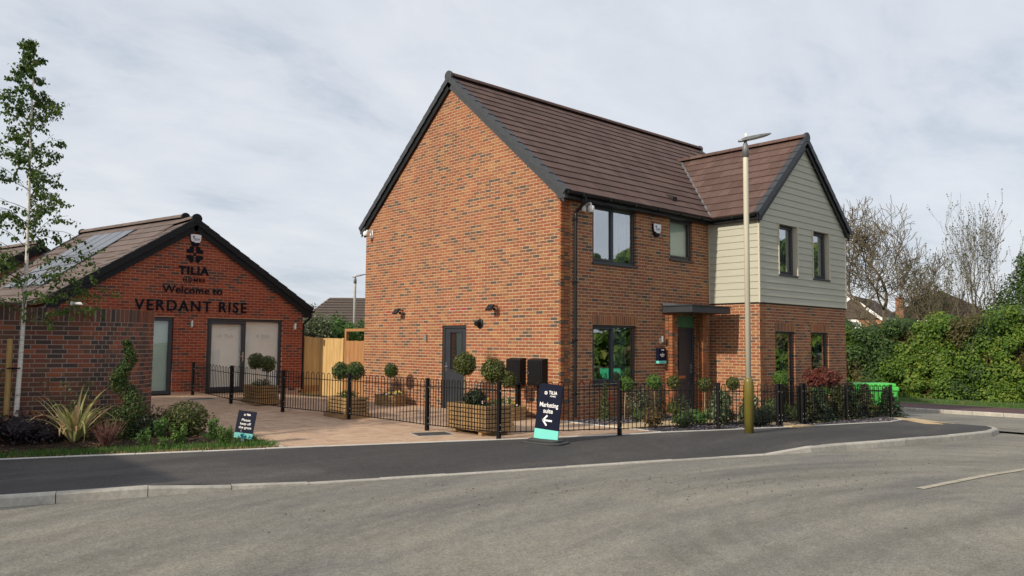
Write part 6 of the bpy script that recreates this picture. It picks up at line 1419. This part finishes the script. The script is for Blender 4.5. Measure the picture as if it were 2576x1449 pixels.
for i in range(5200): pass
random.seed(99); q = MB()
for i in range(7000):
    y = random.uniform(-6, 9); x = 18.9+6.6+random.uniform(0, 1)**1.5*2.2+(-.2*max(0, y)*.6 if y > 0 else 0); h_ = random.uniform(.06, .22); a = random.uniform(0, 6.3); s = Vector((math.cos(a), math.sin(a), 0))*.014; p = Vector((x, y, zg(x, y)+.05)); l = Vector((random.gauss(0, .3), random.gauss(0, .3), 1))*h_
    q.add([p-s, p+s, p+l], [(0, 1, 2)], random.uniform(.01, .8))
tag(q.build('verge_grass', 'grass'), 'rough grass along the foot of the hedgerow', 'grass', kind='stuff')

def bare_tree(name, label, loc, z0, H, seed, spread, m, levels=6, r0=.17, lean=(0, 0), buds=None, first=.22, curl=.32, upb=.12, ktop=3, rmin=.011, kk=(2, 3, 3)):
    random.seed(seed); T = thing(name, label, 'tree', (*loc, z0)); tr, tw, bd = MB(), MB(), MB(); cnt = [0]
    def grow(p, d, l, r, lev):
        pts = [p.copy()]; n = 5 if lev > 1 else 4
        for j in range(n):
            d = (d+rnd_dir()*curl+Vector((0, 0, upb))).normalized(); p = p+d*l/n; pts.append(p.copy())
        r1 = max(r*.62, rmin); (tr if lev >= levels-2 else tw).tube(pts, [r+(r1-r)*j/n for j in range(n+1)], 7 if lev >= levels-2 else (4 if lev > 1 else 3), cap=False)
        if lev <= 0:
            if buds:
                for k in range(2): leaf(bd, pts[-1-k]+rnd_dir()*.04, rnd_dir(), random.uniform(.07, .13), .6, random.random())
            return
        k = ktop if lev >= levels-1 else random.choice(kk)
        for i in range(k):
            q_ = pts[random.randint(2, n)] if i else pts[-1]; dd = (d*(.8 if i == 0 else .45)+rnd_dir()*spread); grow(q_, dd.normalized(), l*random.uniform(.62, .85), r1*(.95 if i == 0 else .75), lev-1)
        if lev >= 2:
            for i in range(2): q_ = pts[random.randint(1, n)]; grow(q_, (d*.3+rnd_dir()).normalized(), l*.45, r1*.4, max(0, lev-3))
    grow(Vector((0, 0, -.1)), Vector((lean[0], lean[1], 1)).normalized(), H*first, r0, levels)
    tr.build('trunk', m, T); tw.build('crown', m if not buds else 'bark_grey', T)
    if bd.v: bd.build('buds', buds, T)
    return T
bare_tree('bare_tree', 'gnarled leafless tree with curling twigs behind the clad gable', (33.5, 7.05), -1.0, 16.0, 6, .60, 'bark', 7, .24, lean=(.03, -.02), first=.235, curl=.33, upb=.14, rmin=.015, kk=(2, 3, 3, 4))
bare_tree('budding_tree', 'sparse upright tree just coming into bud above the hedgerow', (34.4, 2.6), -1.0, 11.5, 31, .42, 'bark_grey', 6, .10, rmin=.0065, buds='leaf_bud', first=.26, curl=.16, upb=.28, ktop=4, kk=(2, 2, 3))
bare_tree('budding_tree', 'second sparse budding tree beside the evergreen', (34.2, 4.2), -1.0, 10.0, 57, .42, 'bark_grey', 6, .10, rmin=.0065, buds='leaf_bud', first=.26, curl=.16, upb=.28, ktop=4, kk=(2, 2, 3))
ev = thing('evergreen_tree', 'dense dark evergreen at the end of the hedgerow', 'tree', (35.6, .75, .2)); q = cloud([((0, 0, 3.6), (1.7, 1.8, 1.6), 1), ((-.2, .5, 2.4), (1.8, 1.8, 1.6), 1), ((.3, -.6, 4.9), (1.2, 1.2, 1.2), .7), ((0, -.5, 5.8), (.7, .7, .8), .3)], 9000, .17, .5, .5, 71, .3); q.build('crown', 'leaf_hedge_dark', ev)
q = MB(); q.tube([(0, 0, -1.4), (0, 0, 5)], [.18, .05], 8); q.build('trunk', 'bark', ev)
# far houses on the right
def at(px, py, dep):
    v = fw*FPX+r2*(px-1288)-u2*(py-724.5); return CAM+v*(dep/FPX)
def far_house(name, label, c, rz_, w_, l_, eave, rdg, wallm='far_brick', hip=0.0, window_=True, white=True, chim=None, z0=-1):
    T = thing(name, label, 'house', (c[0], c[1], z0), rz_)
    q = MB(); q.box(-w_/2, 0, 0, w_/2, l_, eave)
    if hip == 0: q.prism([(-w_/2, 0, eave), (w_/2, 0, eave), (0, 0, rdg-.1)], (0, l_, 0))
    q.build('wall', wallm, T); rf = empty('roof', T); o = .25; n = 12
    for r in range(n):
        f0, f1 = r/n, (r+1)/n; q = MB()
        for s in (-1, 1):
            x0, x1 = s*(w_/2+o)*(1-f0), s*(w_/2+o)*(1-f1); z0_, z1_ = eave-.1+(rdg-eave+.1)*f0, eave-.1+(rdg-eave+.1)*f1; ya, yb = -o+hip*f0, -o+hip*f1; yc, yd = l_+o-hip*f0, l_+o-hip*f1
            q.add([(x0, ya, z0_+.05), (x0, yc, z0_+.05), (x1, yd, z1_+.02), (x1, yb, z1_+.02)], [(0, 1, 2, 3)])
            if hip: q.add([(-abs(x0), ya, z0_+.05), (abs(x0), ya, z0_+.05), (abs(x1), yb, z1_+.02), (-abs(x1), yb, z1_+.02)], [(0, 1, 2, 3)])
        q.build('tile_course', 'far_roof', rf)
    q = MB()
    q.add([(-w_/2-o, -o, eave-.12), (w_/2+o, -o, eave-.12), (w_/2+o, l_+o, eave-.12), (-w_/2-o, l_+o, eave-.12), (0, -o+hip, rdg-.02), (0, l_+o-hip, rdg-.02)], [(0, 1, 4), (1, 2, 5, 4), (2, 3, 5), (3, 0, 4, 5)]); q.build('roof_deck', 'far_roof', rf)
    if white:
        for s in (-1, 1):
            if hip == 0: q = MB(); q.prism([(s*(w_/2+o), -o-.03, eave-.18), (0, -o-.03, rdg-.02), (0, -o-.03, rdg-.30), (s*(w_/2+o), -o-.03, eave-.42)], (0, .04, 0)); q.build('bargeboard', 'far_white', T)
            q = MB(); q.box(min(s*(w_/2+o), s*(w_/2+o+.1)), -o, eave-.22, max(s*(w_/2+o), s*(w_/2+o+.1)), l_+o, eave-.06); q.build('gutter', 'far_white', T)
        if hip: q = MB(); q.box(-w_/2-o, -o-.1, eave-.22, w_/2+o, -o, eave-.06); q.build('gutter', 'far_white', T)
    if window_:
        W_2 = empty('window', T, (0, -.02, eave-1.15)); q = MB(); pts = [Vector((-.75, 0, -.7)), Vector((.75, 0, -.7))]+[Vector((.75*math.cos(math.pi*k/10), 0, .3+.75*math.sin(math.pi*k/10))) for k in range(11)]; q.prism(pts, (0, -.06, 0)); q.build('frame', 'far_white', W_2)
        for (x0, x1, za, zb) in ((-.65, -.22, -.6, .25), (-.18, .18, -.6, .25), (.22, .65, -.6, .25), (-.5, -.05, .35, .75), (.05, .5, .35, .75)): q = MB(); q.box(x0, -.075, za, x1, -.062, zb); q.build('pane', 'solar', W_2)
    if chim: q = MB(); q.box(chim[0]-.35, chim[1]-.35, rdg-1.6, chim[0]+.25, chim[1]+.25, rdg+.15).lathe([(.12, 0), (.10, .3)], 10, (chim[0], chim[1], rdg+.15)); q.build('chimney', 'chimney_brick', rf)
    return T
c = at(2143, 800, 62); dirh = math.atan2(c.y-CAM.y, c.x-CAM.x)-math.pi/2
far_house('brick_house', 'distant brick house with white bargeboards and arched window', (c.x, c.y), dirh-R(12), 4.2, 9, 4.9, 6.6, z0=-1.0, chim=(2.3, 7.5))
c = at(2365, 800, 66); far_house('bungalow', 'distant hipped brown roof rising behind the bare trees', (c.x, c.y), dirh-R(6), 9.2, 8, 4.9, 7.5, hip=3.6, z0=-1.0, window_=False)
# behind the timber fence, left of the house
far_house('bungalow', 'distant long brown roof behind the timber fence', (11.6, 33.2), R(-132.4), 7.0, 9, 2.75, 4.70, 'far_brick', hip=1.6, window_=False, z0=-.3)
for lab, px, dep, h, r_, m in (('pale green leafy shrub behind the fence by the red gable', 790, 30, 2.75, .75, 'leaf_varieg'), ('green leafy tree behind the timber fence', 826, 33, 2.9, .95, 'leaf_green'), ('white-flowered bush behind the timber gate', 862, 31, 2.45, .7, 'leaf_light'), ('green bush filling the gap beside the house', 900, 34, 2.7, .8, 'leaf_green')):
    p = at(px, 860, dep); q = cloud([((0, 0, h*.55), (r_, r_, h*.40), 1), ((r_*.4, -r_*.2, h*.75), (r_*.6, r_*.6, h*.24), .6), ((-r_*.5, .1, h*.7), (r_*.5, r_*.5, h*.25), .5)], 2600, .12, .6, .4, ns(), .3); s = MB(); s.tube([(0, 0, -.3), (0, 0, h*.7)], [.06, .02], 6)
    plant('garden_shrub', lab, (p.x, p.y), [('trunk', s, 'bark_dark'), ('crown', q, m)], cat='tree', z=0)
# spindly sapling tops over the fence
p = at(793, 860, 27.5); random.seed(4); s, q = MB(), MB()
for k in range(4):
    b_ = Vector((random.uniform(-.3, .3), random.uniform(-.2, .2), 0)); pts = [b_+Vector((.03*math.sin(j+k), 0, (2.35+.28*(k % 3))*j/6)) for j in range(7)]; s.tube(pts, [.012]*5+[.008, .004], 4)
    for i in range(26): leaf(q, pts[-1]+Vector((random.gauss(0, .09), random.gauss(0, .09), -abs(random.gauss(0, .2)))), rnd_dir(), .09, .5, random.random())
plant('sapling', 'spindly sapling tips showing above the timber fence', (p.x, p.y), [('stem', s, 'bark_dark'), ('crown', q, 'leaf_green')], cat='tree', z=.1)

# ================================================================ NEIGHBOURING HOUSE outside the view, left (its shadow crosses the drive)
nh = thing('brick_house', 'neighbouring brick house whose gable shades the drive and planted bed', 'house', (0, 0, 0))
q = MB(); X1, X0 = -15.0, -24.0; q.box(X0, 2.7, -.3, X1, 8.9, 5.0).prism([(X1, 2.7, 5.0), (X1, 8.9, 5.0), (X1, 5.8, 8.1)], (X0-X1, 0, 0)); q.build('wall', 'near_brick', nh)
q = MB()
for s in (-1, 1):
    for r in range(12):
        f0, f1 = r/12, (r+1)/12; y0, y1 = 5.8+s*3.35*(1-f0), 5.8+s*3.35*(1-f1); q.add([(X0-.1, y0, 4.82+3.45*f0), (X1+.1, y0, 4.82+3.45*f0), (X1+.1, y1, 4.79+3.45*f1), (X0-.1, y1, 4.79+3.45*f1)], [(0, 1, 2, 3)], .5)
q.build('roof', 'roof_tile', nh)
q = MB(); q.box(-21, -2.2, -.3, -15.2, 1.8, 2.9).box(-21, 1.8, -.3, -15.2, 2.69, 5.3); q.build('garage', 'near_brick', nh); q = MB(); q.box(-21.2, -2.4, 2.9, -15.0, 1.8, 3.1).box(-21.2, 1.8, 5.3, -15.0, 2.69, 5.5); q.build('garage_roof', 'verge_grey', nh)  # unseen low and tall blocks, added to shade the footpath and curved wall
for (z, y) in ((.9, 4.2), (.9, 6.4), (3.4, 4.2), (3.4, 6.4)):
    W_3 = empty('window', nh, (X1, y, z)); q = MB(); q.box(.0, 0, 0, .05, 1.1, 1.2); q.build('frame', 'anthracite', W_3); q = MB(); q.box(.051, .08, .08, .06, 1.02, 1.12); q.build('pane', 'solar', W_3)
# pampas plumes in the ground floor window
T = thing('dried_pampas', 'dried pampas plumes in a vase behind the ground floor window', 'dried flowers', (1.55, .42, .78))
q = MB(); q.lathe([(.05, 0), (.07, .1), (.04, .22), (.05, .25)], 14); q.build('vase', 'white_plastic', T)
q = MB(); random.seed(2)
for (dx_, h_) in ((-.28, .62), (.10, .66), (-.1, .5)):
    for i in range(90):
        t = random.uniform(.3, 1); p = Vector((dx_*t*t, random.gauss(0, .01), .2+h_*t)); leaf(q, p+rnd_dir()*.03, rnd_dir(), .07, .25, .5)
q.build('plume', 'pampas', T); q = MB(); q.box(1.05, .30, .70, 2.6, .60, .78); tag(q.build('window_board', 'white_plastic'), 'white window board behind the ground floor window', 'shelf')
